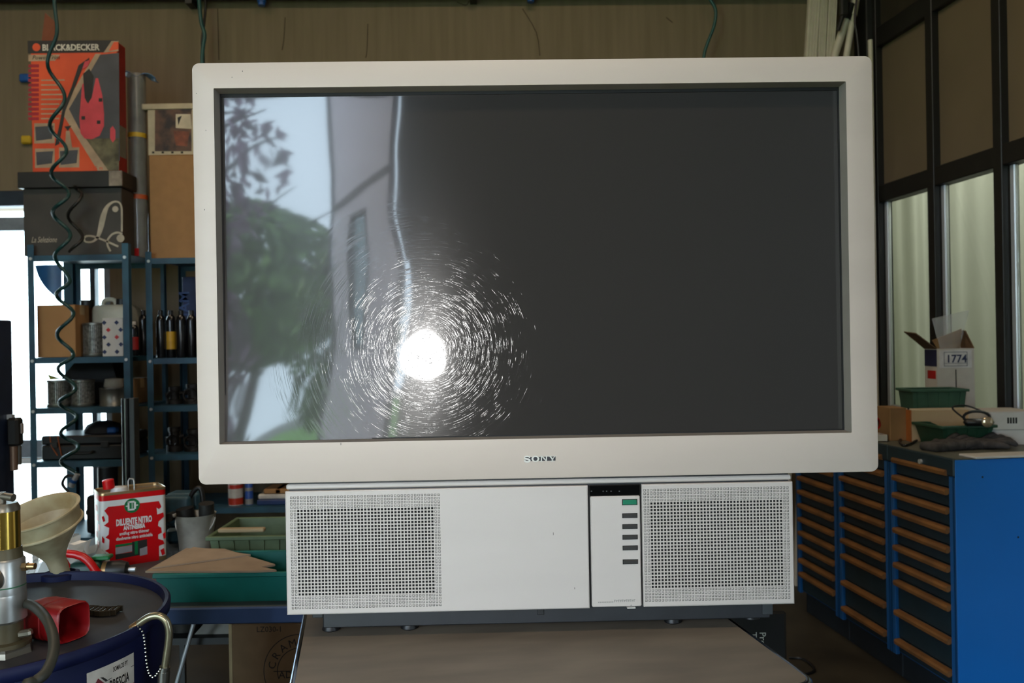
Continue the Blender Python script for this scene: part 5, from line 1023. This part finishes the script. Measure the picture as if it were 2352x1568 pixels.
gb = cpoly('green_print', [(0.20, 0.70), (0.46, 0.70), (0.46, 0.73), (0.20, 0.735)], M('emblem_green', (10, 112, 62)), 2); cpoly('grey_print', [(0.20, 0.74), (0.46, 0.735), (0.46, 0.82), (0.20, 0.83)], M('print_silver', (150, 146, 152), 0.5), 2); cpoly('green_print', [(0.50, 0.69), (0.55, 0.69), (0.55, 0.87), (0.50, 0.87)], M('emblem_green', (10, 112, 62)), 2); cpoly('dark_print', [(0.46, 0.69), (0.70, 0.68), (0.70, 0.88), (0.20, 0.90), (0.20, 0.83), (0.46, 0.83)], m_bkp, 1.5); cpoly('grey_print', [(0.58, 0.80), (0.70, 0.78), (0.70, 0.89), (0.58, 0.9)], M('print_silver', (150, 146, 152)), 2)
part(B().lathe([(0.026, h - 0.008), (0.022, h + 0.008), (0.018, h + 0.01)], 18, Matrix.Translation((-hw + 0.062, 0.0, 0))), 'neck', m_wh, can, smooth=40); part(B().lathe([(0.0165, h + 0.008), (0.0165, h + 0.034), (0.014, h + 0.036)], 18, Matrix.Translation((-hw + 0.058, 0.0, 0)) @ Matrix.Rotation(R(-6), 4, 'Y')), 'cap', m_rd, can, smooth=40)
part(B().tube([(hw * -0.05, 0, h - 0.008), (hw * -0.05, 0, h + 0.024), (hw * -0.01, 0, h + 0.031), (hw * 0.10, 0, h + 0.029), (hw * 0.13, 0, h + 0.022), (hw * 0.13, 0, h - 0.008)], 0.0022, 6), 'wire_handle', m_alu, can, smooth=60)
# crumpled clear bag, red clamp, green drill in front of the tin
q = onz(205, 1292, ZT); t = thing('crumpled_bag', 'crumpled clear plastic bag on the bench between the funnel and the tin', 'bag', (q.x, 2.40, ZT))
qr = random.Random(4); NN = [[qr.uniform(-1, 1) for _ in range(15)] for _ in range(11)]
def bagfn(u, v):
    i, j = int(round(u * 14)), int(round(v * 10)); k = NN[j][i] * 0.018
    x = -0.075 + 0.15 * u; z = 0.115 * math.sin(PI * (0.12 + 0.76 * v)) * (0.6 + 0.4 * math.sin(PI * u)) + k * 0.6
    return (x + k * 0.5 + 0.02 * (v - 0.5), -0.06 + 0.11 * v + k, max(0.002, z if 0 < j < 10 else 0.003))
part(B().grid(bagfn, 14, 10), 'film', M('bag_film', (206, 205, 200), 0.18, alpha=0.5, var=0.05, spec=0.9), t)
tag(t, None, None)
q = onz(205, 1300, ZT); t = thing('pipe_clamp', 'red plastic clamp with a pale label in front of the crumpled bag', 'clamp', (q.x, 2.28, ZT))
Yq = 2.28; ta_, tb_ = at(170, 1290, Yq).x - q.x, at(242, 1290, Yq).x - q.x; zt_ = max(0.05, at(205, 1266, Yq).z - ZT)
part(B().tube(spline([(ta_, 0, 0.006), (ta_ * 0.6, 0, zt_ * 0.7), (0, 0, zt_ * 0.95), (tb_ * 0.6, 0, zt_ * 0.85), (tb_ * 0.95, 0, 0.012)], 5), 0.011, 10), 'jaw', m_rd, t, smooth=60); part(B().box(ta_ * 0.55, tb_ * 0.2, -0.013, 0.012, 0.0, zt_ * 0.62, 0.004), 'body', M('clamp_dark', (58, 40, 38), 0.5), t); part(B().box(ta_ * 0.45, tb_ * 0.1, -0.0145, -0.012, zt_ * 0.2, zt_ * 0.55), 'label_sheet', M('label_grey', (170, 165, 155), 0.6), t)
q = onz(300, 1303, ZT); t = thing('power_drill', 'dark green power drill with a black chuck lying before the red tin', 'drill', (q.x, 2.31, ZT + 0.03), R(6))
m_drg = M('drill_green', (16, 62, 54), 0.45)
part(B().box(-0.085, 0.0, -0.03, 0.03, -0.028, 0.036, 0.014, seg=2), 'motor_housing', m_drg, t, smooth=50); part(B().cyl((0.0, 0, 0.005), (0.012, 0, 0.005), 0.026, 16), 'collar', M('collar_brass', (160, 124, 80), 0.35, 0.6), t, smooth=40); part(B().lathe([(0.026, 0.012), (0.027, 0.045), (0.022, 0.062), (0.012, 0.066)], 18, Matrix.Translation((0, 0, 0.005)) @ Matrix.Rotation(R(90), 4, 'Y')), 'chuck', m_black, t, smooth=40)
part(B().box(-0.075, -0.045, 0.02, 0.13, -0.026, 0.01, 0.01, seg=2), 'grip', m_drg, t, smooth=50); part(B().cyl((0.066, 0, 0.005), (0.085, 0, 0.005), 0.006, 8), 'bit', m_alu, t, smooth=40)
part(B().box(-0.03, 0.02, -0.015, 0.02, 0.037, 0.048, 0.003), 'green_button', M('emblem_green', (10, 112, 62)), t)

# black column pair behind the bench
Yp = 3.15; x0, x1 = at(275, 1000, Yp).x, at(294, 1000, Yp).x; z1 = at(290, 915, Yp).z
t = thing('lifting_column', 'black steel column with a polished tube, standing behind the bench', 'column', ((x0 + x1) / 2, Yp + 0.02, 0))
part(B().cyl((0, 0, 0.01), (0, 0, z1), (x1 - x0) / 2, 20), 'tube', M('column_black', (20, 20, 22), 0.2), t, smooth=40); part(B().box((x1 - x0) / 2 + 0.001, at(307, 1000, Yp).x - t.location.x, -0.012, 0.03, 0.01, z1, 0.002), 'guide_bar', m_dark, t); part(B().box(-0.18, 0.2, -0.15, 0.15, 0, 0.012, 0.003), 'base_plate', m_dark, t)

# blue steel cabinet at the left picture edge, with hanging keys
Yk = 2.62; xr = at(31, 930, Yk + 0.2).x; zt = at(20, 733, Yk + 0.1).z
t = thing('tall_locker', 'dark navy steel locker cut off by the left edge of the picture', 'locker', (xr - 0.35, Yk, 0))
part(B().box(-0.35, 0.35, -0.18, 0.2, 0.02, zt, 0.004), 'body', M('locker_navy', (26, 40, 66), 0.45, var=0.1), t); part(B().box(-0.345, 0.345, -0.20, -0.181, 0.04, zt - 0.02, 0.003), 'door', M('locker_navy', (26, 40, 66)), t)
part(B().box(-0.34, 0.34, -0.17, 0.19, 0, 0.02), 'plinth', m_black, t)
q = at(14, 1010, Yk + 0.17); q.x = xr + 0.012
t2 = thing('spray_gun', 'spray gun hanging on the navy locker door at the left edge', 'tool', (q.x, q.y, q.z), R(90))
part(B().box(-0.022, 0.02, -0.03, 0.008, -0.02, 0.075, 0.008), 'body', m_dark, t2); part(B().cyl((-0.012, -0.012, -0.10), (-0.012, -0.012, -0.02), 0.012, 12), 'grip', M('grip_bronze', (120, 96, 80), 0.4, 0.4), t2, smooth=40); part(B().cyl((0.012, -0.012, -0.085), (0.012, -0.012, -0.02), 0.010, 12), 'cup', M('cup_steel', (150, 150, 146), 0.3, 0.8), t2, smooth=40); part(B().box(-0.005, 0.012, -0.034, -0.03, 0.02, 0.055, 0.002), 'name_plate', M('plate_pale', (170, 160, 155), 0.5), t2); part(B().box(-0.01, 0.01, -0.005, 0.0125, 0.07, 0.085), 'hook', m_alu, t2)

# things under the bench
Yc = 2.32; x0, x1 = at(527, 1490, Yc).x, at(705, 1490, Yc).x
hb = at(610, 1432, Yc).z
t = thing('tall_carton', 'large brown printed carton standing under the blue bench', 'box', ((x0 + x1) / 2, Yc + 0.22, 0))
hw = (x1 - x0) / 2
part(B().box(-hw, hw, -0.22, 0.2, 0, hb, 0.003), 'body', M('carton_dim', (122, 98, 70), 0.85, var=0.08), t); part(B().box(-hw - 0.001, -hw + 0.008, -0.2215, -0.219, 0, hb), 'edge_tape', M('tape_buff', (170, 150, 110), 0.5), t)
q = at(589, 1451, Yc) - t.location; text('LZ030-1', 0.022, m_inkk, t, (q.x, -0.2206, q.z), sx=0.95)
def arc(word, cpx, cpy, rad, a0, da, size):
    c_ = at(cpx, cpy, Yc) - t.location
    for k, ch in enumerate(word):
        a = R(a0 - da * k); text(ch, size, m_inkk, t, (c_.x + rad * math.cos(a), -0.2206, c_.z + rad * math.sin(a)), align='CENTER', roll=a - PI / 2, name='arc_letter')
arc('CRAMI', 690, 1540, 0.070, 168, 21, 0.030)
c_ = at(690, 1540, Yc) - t.location
for r0 in (0.064, 0.102):
    b = B(); k = 28; pts = [(R(200 - 140 * i / k)) for i in range(k + 1)]
    b.add([(c_.x + (r0 + e_) * math.cos(a), -0.2206, c_.z + (r0 + e_) * math.sin(a)) for a in pts for e_ in (-0.0012, 0.0012)], [(2 * i, 2 * i + 2, 2 * i + 3, 2 * i + 1) for i in range(k)]); part(b, 'printed_ring', m_inkk, t)
q = at(640, 1557, Yc) - t.location; text('AD', 0.028, m_inkk, t, (q.x, -0.2206, q.z))
part(B().box(c_.x - 0.075, c_.x + 0.03, -0.2208, -0.22, at(650, 1541, Yc).z - 0.001, at(650, 1541, Yc).z + 0.001), 'printed_line', m_inkk, t)
Yu = 2.40
q = at(445, 1470, Yu); t = thing('bottom_shelf_rack', 'dark low rack of iron bars and scraps under the bench', 'rack', (q.x, Yu + 0.2, 0))
part(B().box(-0.17, 0.09, -0.12, 0.14, 0.58, 0.60), 'deck', m_dark, t)
for sx in (-0.165, 0.085):
    for sy in (-0.11, 0.13): part(B().box(sx - 0.008, sx + 0.008, sy - 0.008, sy + 0.008, 0, 0.58), 'leg', m_dark, t)
t2 = thing('paper_scrap', 'pale folded paper scrap on the dark rack under the bench', 'paper', (q.x + 0.02, Yu + 0.14, 0.601)); part(B().add([(-0.06, -0.03, 0.0), (0.06, -0.03, 0.0), (0.0, 0.03, 0.07)], [(0, 1, 2)]), 'sheet', M('paper_grey', (150, 146, 138), 0.8), t2, solid=0.002)
t2 = thing('steel_bar', 'thin pale steel bar leaning under the bench left of the brown carton', 'bar', (at(436, 1490, Yu).x, Yu + 0.03, 0.0)); part(B().cyl((-0.06, 0.0, 0.46), (0.03, 0.005, 0.76), 0.006, 10).cyl((-0.16, -0.005, 0.0), (-0.06, 0.0, 0.46), 0.006, 10), 'rod', m_alu, t2, smooth=40)
t2 = thing('iron_casting', 'black iron casting on the dark rack under the bench', 'part', (q.x - 0.09, Yu + 0.17, 0.601)); part(B().lathe([(0.05, 0), (0.05, 0.03), (0.03, 0.04), (0.03, 0.10), (0.04, 0.105), (0.04, 0.12)], 18), 'body', m_iron, t2, smooth=40)

# ================================================================== OIL DRUM in the left foreground
DCX, DCY, DZT, DR = -0.902, 1.4115, 1.0157, 0.29
PZ = DZT - 0.88
t = thing('pallet', 'low wooden pallet under the blue oil drum', 'pallet', (DCX, DCY, 0)); m_wood = M('pallet_wood', (130, 104, 74), 0.85, var=0.2, stretch=(0.3, 3, 3))
for k in range(5): part(B().box(-0.33, 0.33, -0.32 + 0.135 * k, -0.22 + 0.135 * k, PZ - 0.02, PZ - 0.0005), 'deck_board', m_wood, t)
for k in range(3): part(B().box(-0.32 + 0.275 * k, -0.23 + 0.275 * k, -0.32, 0.32, 0.0, PZ - 0.0205), 'bearer', m_wood, t)
drum = thing('oil_drum', 'dark blue steel oil drum in the left foreground with a printed label', 'drum', (DCX, DCY, PZ))
m_drum = M('drum_blue', (5, 13, 50), 0.6, var=0.15, scale=6, spec=0.25); m_lid = M('drum_lid', (50, 49, 50), 0.55, var=0.25, scale=9, rgb2=(34, 35, 40), spec=0.3)
H = 0.88; pr_ = [(DR - 0.012, 0.0), (DR, 0.006), (DR, 0.018), (DR - 0.008, 0.022)]
for zc in (0.30, 0.58): pr_ += [(DR - 0.008, zc - 0.02), (DR, zc - 0.008), (DR, zc + 0.008), (DR - 0.008, zc + 0.02)]
pr_ += [(DR - 0.008, H - 0.022)]
part(B().lathe(pr_, 72), 'shell', m_drum, drum, smooth=40)
part(B().lathe([(DR - 0.008, H - 0.024), (DR, H - 0.018), (DR + 0.001, H - 0.004), (DR - 0.003, H), (DR - 0.009, H - 0.001), (DR - 0.011, H - 0.008), (DR - 0.012, H - 0.017)], 72, closed=True), 'rim', m_drum, drum, smooth=50)
part(B().lathe([(0.001, H - 0.0155), (DR - 0.03, H - 0.0155), (DR - 0.012, H - 0.0165)], 72, closed=True), 'lid', m_lid, drum, smooth=40)
LZ = DZT - 0.0155
# label wrapped on the shell
m_label = M('drum_label', (176, 172, 162), 0.6, var=0.1, scale=30)
rs = DR - 0.008 + 0.0012
def dsurf(px, py):                                     # pixel -> (angle, z) on the drum shell
    d = ray(px, py); o2 = Vector((CAM.x - DCX, CAM.y - DCY)); a = d.x ** 2 + d.y ** 2; b_ = 2 * (o2.x * d.x + o2.y * d.y); c_ = o2.x ** 2 + o2.y ** 2 - rs ** 2
    s_ = (-b_ - math.sqrt(max(0, b_ * b_ - 4 * a * c_))) / (2 * a); p = CAM + d * s_; return math.atan2(p.y - DCY, p.x - DCX), p.z - PZ
aL, zL = dsurf(199, 1540); aR, zR = dsurf(303, 1506)
a_l, a_r = aL, dsurf(308, 1560)[0]
ztop = (zL + zR) / 2; zlow = ztop - 0.14
print('label', math.degrees(a_l), math.degrees(a_r), zL, zR)
lab = part(B().grid(lambda u, v: (rs * math.cos(a_l + (a_r - a_l) * u), rs * math.sin(a_l + (a_r - a_l) * u), zlow + (ztop - zlow) * v), 16, 4), 'paper_label', m_label, drum, label='worn white paper label', smooth=180)
LW = (a_r - a_l) * rs
def wrap(off): return lambda co: Vector(((rs + 0.0006) * math.cos(a_l + (co.x + off[0]) / rs), (rs + 0.0006) * math.sin(a_l + (co.x + off[0]) / rs), co.z + off[1]))
def ltext(s, size, u, dz, m, sx=1.0, bold=0.0): text(s, size, m, lab, (0, 0, 0), fit=sx * LW, bold=bold, ext=0.0001, warp=wrap((LW * u, ztop - dz)))
ltext('SOMACIS PT', 0.0105, 0.50, 0.0140, m_inkk, 0.33, 0.0002); ltext('BRESCIA', 0.021, 0.42, 0.0405, m_inkk, 0.44, 0.0005)
def lpoly(nm, pts, m):
    b = B(); w_ = wrap((0, ztop)); b.add([w_(Vector((LW * u, 0, -dz))) for u, dz in pts], [tuple(range(len(pts)))]); return part(b, nm, m, lab)
m_roof = M('print_maroon', (96, 22, 34), 0.6)
lpoly('roof_mark', [(0.06, 0.030), (0.34, 0.027), (0.20, 0.014)], m_roof); lpoly('roof_mark', [(0.24, 0.014), (0.30, 0.0155), (0.40, 0.024), (0.345, 0.024)], m_inkk); lpoly('rule_line', [(0.06, 0.034), (0.34, 0.031), (0.34, 0.0325), (0.06, 0.036)], m_inkk); lpoly('rule_line', [(0.4, 0.0225), (1.0, 0.0200), (1.0, 0.0209), (0.4, 0.0235)], m_inkk); lpoly('small_print', [(0.12, 0.040), (0.38, 0.037), (0.38, 0.041), (0.12, 0.044)], M('print_grey2', (110, 108, 104), 0.6)); lpoly('small_print', [(0.12, 0.055), (0.34, 0.053), (0.34, 0.058), (0.12, 0.060)], M('print_grey2', (110, 108, 104))); lpoly('red_square', [(0.82, 0.050), (1.0, 0.048), (1.0, 0.075), (0.82, 0.075)], m_roof)

# funnel in the bung hole
fp = onz(139, 1326, LZ)
bung = part(B().lathe([(0.036, 0), (0.036, 0.010), (0.028, 0.012), (0.028, 0.002)], 24, Matrix.Translation((fp.x - DCX, fp.y - DCY, H - 0.0155)), closed=True), 'bung_ring', m_drum, drum, smooth=40)
Yf_ = fp.y
t = thing('funnel', 'large stained white plastic funnel standing in the drum bung hole', 'funnel', (fp.x, fp.y, LZ + 0.013), 0)
c_top = at(120, 1190, Yf_) - t.location
c_top = c_top + Vector((0, -0.035, -0.002)); zr = c_top.length; ax = c_top.normalized()
Mq = ax.to_track_quat('Z', 'Y').to_matrix().to_4x4()
m_fun = M('funnel_plastic', (176, 162, 128), 0.5, var=0.2, scale=11, rgb2=(128, 104, 68), lo=0.32, hi=0.58)
m_fun.node_tree.nodes['Principled BSDF'].inputs['Subsurface Weight'].default_value = 0.0
k = 0.081 / FPX * Yf_ * 1000
rt = 84 / FPX * Yf_
part(B().lathe([(0.0165, -0.012), (0.019, 0.03), (0.024, zr * 0.36), (rt * 0.42, zr * 0.48), (rt * 0.86, zr * 0.86), (rt * 0.93, zr * 0.93), (rt * 0.97, zr * 1.20), (rt * 1.03, zr * 1.21), (rt * 1.03, zr * 1.235), (rt * 0.94, zr * 1.23), (rt * 0.90, zr * 0.94), (rt * 0.38, zr * 0.49), (0.019, zr * 0.37), (0.014, -0.01)], 48, Mq, closed=True), 'cone', m_fun, t, smooth=30)
part(B().tube([Mq @ Vector((rt * 0.955 * math.cos(2 * PI * k_ / 48), rt * 0.955 * math.sin(2 * PI * k_ / 48), zr * 0.93)) for k_ in range(48)], 0.003, 6, closed=True), 'bead', m_fun, t, smooth=60)

# pneumatic pump
pc = onz(14, 1497, LZ); PYp = pc.y; sc_p = PYp / FPX
t = thing('barrel_pump', 'upright brass and steel pneumatic pump on the drum at the left edge', 'pump', (pc.x, pc.y, LZ))
def zp(py): return at(20, py, PYp).z - LZ
m_brass = M('brass', (214, 178, 84), 0.16, 1.0, var=0.05); m_castal = M('cast_aluminium', (158, 158, 154), 0.35, 0.8, var=0.15, scale=20); m_steelp = M('worn_steel', (128, 120, 106), 0.35, 0.8, var=0.2); m_olive = M('pump_olive', (84, 76, 54), 0.45, 0.4, var=0.2)
r_ = lambda px: px * sc_p
part(B().lathe([(r_(60), 0), (r_(60), zp(1500)), (r_(56), zp(1485)), (r_(56), zp(1478))], 6), 'hex_nut', m_steelp, t)
part(B().lathe([(r_(52), zp(1480)), (r_(52), zp(1470)), (r_(36), zp(1468)), (r_(36), zp(1425))], 28), 'lower_tube', m_olive, t, smooth=40)
part(B().lathe([(r_(38), zp(1425)), (r_(44), zp(1419)), (r_(44), zp(1365)), (r_(43), zp(1360))], 32), 'lower_body', m_castal, t, smooth=40)
part(B().lathe([(r_(43), zp(1360)), (r_(42), zp(1285)), (r_(38), zp(1280))], 32), 'valve_body', m_castal, t, smooth=40)
part(B().lathe([(r_(43.4), zp(1374)), (r_(43.4), zp(1370))], 32, closed=True).lathe([(r_(43.0), zp(1344)), (r_(43.0), zp(1341))], 32, closed=True), 'green_ring', M('ring_green', (40, 96, 66), 0.4), t, smooth=40)
part(B().lathe([(r_(38), zp(1280)), (r_(36), zp(1262)), (r_(36), zp(1256))], 32), 'collar', m_olive, t, smooth=40)
part(B().lathe([(r_(33.5), zp(1258)), (r_(33), zp(1172))], 36), 'brass_cylinder', m_brass, t, smooth=40)
part(B().lathe([(r_(33.5), zp(1172)), (r_(33), zp(1164)), (r_(28), zp(1154))], 36), 'top_cap', m_steelp, t, smooth=40)
part(B().cyl((-0.004, 0, zp(1156)), (-0.004, 0, zp(1130)), r_(10), 14).cyl((-0.004, 0, zp(1138)), (0.018, -0.004, zp(1142)), r_(9), 14), 'elbow_fitting', m_steelp, t, smooth=40)
part(B().cyl((r_(40), 0, zp(1301)), (r_(53), 0, zp(1301)), r_(10), 6).cyl((r_(53), 0, zp(1301)), (r_(70), 0, zp(1301)), r_(7.5), 16), 'side_fitting', M('fitting_brass', (150, 122, 84), 0.3, 0.9), t, smooth=40)
part(B().cyl((0.006, -r_(43), zp(1318)), (0.004, -r_(49), zp(1318)), r_(22), 22), 'cover_plate', m_steelp, t, smooth=40); part(B().cyl((0.0, -r_(46), zp(1330)), (0.0, -r_(54), zp(1345)), r_(8), 10), 'bleed_screw', m_dark, t, smooth=40)
zc = zp(1364); part(B().prism([(0.001, zc - r_(13)), (r_(14), zc), (0.001, zc + r_(13)), (-r_(13), zc)], -r_(45.5), -r_(42)), 'warning_diamond', M('diamond_orange', (226, 148, 28), 0.5), t)
part(B().box(-r_(6), r_(7), -r_(46), -r_(45), zc - r_(2), zc + r_(3)), 'warning_print', m_inkk, t)
part(B().box(r_(36), r_(68), -0.008, 0.004, zp(1468), zp(1452), 0.003, mat=Matrix.Rotation(R(-8), 4, 'Y')), 'lock_lever', m_steelp, t)
hp = [at(x, y, Y) for x, y, Y in ((58, 1385, 1.30), (78, 1392, 1.27), (100, 1412, 1.22), (116, 1440, 1.18), (124, 1475, 1.15), (120, 1510, 1.12), (104, 1545, 1.09), (80, 1566, 1.075), (50, 1600, 1.06))]
part(B().tube(spline([v - t.location for v in hp] + [hp[-1] - t.location + Vector((-0.03, 0.0, -0.15))], 5), 0.0072, 10), 'hose', M('hose_olive', (44, 44, 36), 0.5), t, smooth=60)

# red plastic jug lying on the lid
ja, jb = onz(100, 1476, LZ), onz(200, 1468, LZ)
Yj = 1.40; m_jug = M('jug_red', (128, 8, 14), 0.42, var=0.06)
jr = 0.036
q = at(178, 1414, 1.36); JS = 0.83
t = thing('red_jug', 'red plastic jug lying on its side on the drum lid, mouth to the right', 'jug', (q.x - 0.028, 1.352, LZ), R(-24)); t.scale = (JS, JS, JS)
def sq(r, x, n=28, pw=4.5):
    out = []
    for k in range(n):
        a = 2 * PI * k / n; c_, s_ = math.cos(a), math.sin(a); rr = r / (abs(c_) ** pw + abs(s_) ** pw) ** (1 / pw); out.append((x, rr * c_, rr * s_ + jr))
    return out
L8 = [sq(r, x) for r, x in ((0.001, -0.064), (0.025, -0.064), (0.033, -0.056), (jr, -0.038), (jr, -0.008), (jr - 0.002, -0.006), (jr - 0.002, -0.003), (jr, -0.001), (jr, 0.044), (jr - 0.002, 0.047), (jr - 0.004, 0.043), (jr - 0.005, -0.034), (0.001, -0.042))]
n = 28; part(B().add([p for l in L8 for p in l], [(i * n + k, i * n + (k + 1) % n, (i + 1) * n + (k + 1) % n, (i + 1) * n + k) for i in range(len(L8) - 1) for k in range(n)]), 'body', m_jug, t, smooth=35)
part(B().cyl((-0.105, 0.0, 0.029), (-0.063, 0, 0.034), 0.019, 18), 'neck', m_jug, t, smooth=40)
# short chain behind the jug
q = onz(226, 1410, LZ); t = thing('roller_chain', 'short dirty roller chain lying behind the red jug', 'chain', (q.x, q.y, LZ)); m_ch = M('chain_brown', (58, 50, 36), 0.5, 0.6, var=0.3)
for k in range(9):
    x = -0.036 + 0.0085 * k; y = 0.004 * math.sin(k * 0.8); b = B(); part(b.box(x - 0.0055, x + 0.0055, y - 0.014, y - 0.011, 0.001, 0.011, 0.001).box(x - 0.0055, x + 0.0055, y + 0.011, y + 0.014, 0.001, 0.011, 0.001).cyl((x, y - 0.012, 0.006), (x, y + 0.012, 0.006), 0.0045, 8), 'link', m_ch, t)
# filling spout hooked on the right side of the drum
YN = 1.365
t = thing('filling_spout', 'bent metal filling spout with a ball chain, hooked beside the drum', 'nozzle', at(376, 1568, YN)); o3 = t.location
def nz(px, py, dy=0.0): return at(px, py, YN + dy) - o3
m_noz = M('spout_steel', (150, 142, 116), 0.28, 0.85, var=0.15)
part(B().tube(spline([nz(312, 1439, 0.0), nz(326, 1427), nz(345, 1416), nz(365, 1414), nz(381, 1425), nz(388, 1447), nz(387, 1475), nz(382, 1510), nz(379, 1532)], 6), 0.0062, 12), 'bent_tube', m_noz, t, smooth=60)
part(B().cyl(nz(318, 1434), nz(303, 1444), 0.0075, 14), 'tip', M('tip_bronze', (150, 116, 76), 0.35, 0.8), t, smooth=40); part(B().cyl(nz(379, 1530), nz(376, 1545), 0.0085, 16).cyl(nz(376.5, 1541), nz(375, 1568), 0.0095, 20), 'coupling', M('coupling_chrome', (150, 148, 140), 0.25, 0.95, var=0.15), t, smooth=40)
part(B().tube([nz(375, 1566), nz(374, 1600) + Vector((0, 0, -0.02)), nz(372, 1640) + Vector((0, 0.0, -0.05))], 0.008, 10), 'hose_end', m_black, t, smooth=60)
cp_ = spline([nz(316, 1440, -0.008), nz(328, 1452, -0.01), nz(333, 1480, -0.01), nz(336, 1515, -0.01), nz(342, 1545, -0.01), nz(352, 1555, -0.01), nz(362, 1545, -0.01), nz(369, 1535, -0.01)], 8)
b = B(); acc = 0.0; last = cp_[0]
for p_ in cp_:
    if (p_ - last).length >= 0.0042 or p_ is cp_[0]: b.lathe([(0.0004, -0.0018), (0.0016, -0.0009), (0.0018, 0.0), (0.0016, 0.0009), (0.0004, 0.0018)], 6, Matrix.Translation(p_)); last = p_
part(b, 'ball_chain', M('chain_chrome', (196, 192, 180), 0.25, 0.9), t, stuff=True)

# ================================================================== coiled air hose in the left foreground of the shelves
YH = 3.98
kn = [(0, 125), (70, 131), (145, 109), (225, 149), (288, 114), (345, 153), (397, 117), (445, 159), (487, 121), (540, 162), (588, 126), (645, 160), (676, 129), (720, 169), (768, 131), (815, 169), (846, 133), (892, 174), (925, 136), (957, 176), (995, 139), (1026, 180), (1060, 140), (1092, 178)]
pts = []
for i in range(len(kn) - 1):
    (ya, xa), (yb, xb) = kn[i], kn[i + 1]
    for j in range(8):
        s_ = j / 8; e_ = (1 - math.cos(PI * s_)) / 2; ph = (i + s_) * PI
        if i < 2: ph = 0
        pts.append(at(xa + (xb - xa) * e_, ya + (yb - ya) * s_, YH + (0.045 * math.sin(ph) if i >= 2 else 0)))
pts = [at(124, -30, YH), at(124.5, -12, YH)] + pts
o = thing('coiled_hose', 'dark teal coiled air hose hanging in front of the shelves from top to bottom', 'hose', tuple(pts[-1]))
m_coil = M('coil_teal', (14, 62, 62), 0.4)
part(B().tube([p_ - o.location for p_ in pts], 0.0088, 8), 'coil', m_coil, o, smooth=60)
part(B().tube(spline([(0, 0, 0), (-0.01, 0, -0.012), (-0.05, 0, -0.01), (-0.075, 0.01, -0.05), (-0.045, 0.01, -0.09)], 5), 0.0075, 8), 'hose_tail', m_black, o, smooth=60)
part(B().cyl((0.005, 0, 0.0), (-0.018, 0, -0.035), 0.012, 12).cyl((-0.018, 0, -0.035), (-0.03, 0.0, -0.06), 0.015, 12), 'coupling', m_alu, o, smooth=40); part(B().cyl((-0.014, -0.002, -0.028), (-0.02, -0.002, -0.04), 0.0165, 12), 'blue_ring', m_bluef, o, smooth=40)
part(B().cyl((pts[0] - o.location), (pts[0] - o.location + Vector((0, 0, HZ - pts[0].z - 0.0))), 0.009, 8), 'feed_hose', m_coil, o, smooth=60)
kn = [(428, 172), (446, 188), (495, 156), (545, 190), (583, 158)]; pts = []
for i in range(len(kn) - 1):
    (ya, xa), (yb, xb) = kn[i], kn[i + 1]
    for j in range(8): s_ = j / 8; e_ = (1 - math.cos(PI * s_)) / 2; pts.append(at(xa + (xb - xa) * e_, ya + (yb - ya) * s_, 4.205 if i + j == 0 else 4.14 + 0.04 * math.sin((i + s_) * PI)))
tag(B().tube(pts, 0.0075, 8).build('coiled_hose', M('coil_black', (24, 24, 22), 0.45), None, 60), 'short dark coil of hose hanging before the script-letter carton, right of the long coil', 'hose')

# floor things at the right, under the table edge
Yx = 2.0
x0, x1 = at(1640, 1470, Yx).x, at(1808, 1470, Yx).x; zt = at(1740, 1405, Yx).z
t = thing('black_case', 'tall black case with white lettering standing behind the work table', 'case', ((x0 + x1) / 2, Yx + 0.2, 0))
hw = (x1 - x0) / 2; part(B().box(-hw, hw, -0.2, 0.2, 0, zt, 0.006), 'body', m_black, t)
q = at(1735, 1451, Yx) - t.location; text('Pro', 0.022, m_inkw, t, (q.x + 0.010, -0.2006, q.z), roll=R(-90), sx=1.0); text('T', 0.022, m_inkw, t, (q.x - 0.012, -0.2006, q.z), roll=R(-90))
q1, q2 = onz(1812, 1510, 0.006), onz(1840, 1530, 0.006)
tag(B().tube(spline([q1, q1 + Vector((0.06, -0.02, 0)), q2 + Vector((0.04, -0.05, 0)), q2 + Vector((-0.08, -0.10, 0)), q2 + Vector((-0.3, -0.1, 0))], 6), 0.006, 6).build('floor_cable', m_black, None, 60), 'black cable lying on the floor between the black case and the drawer cabinets', 'cable')
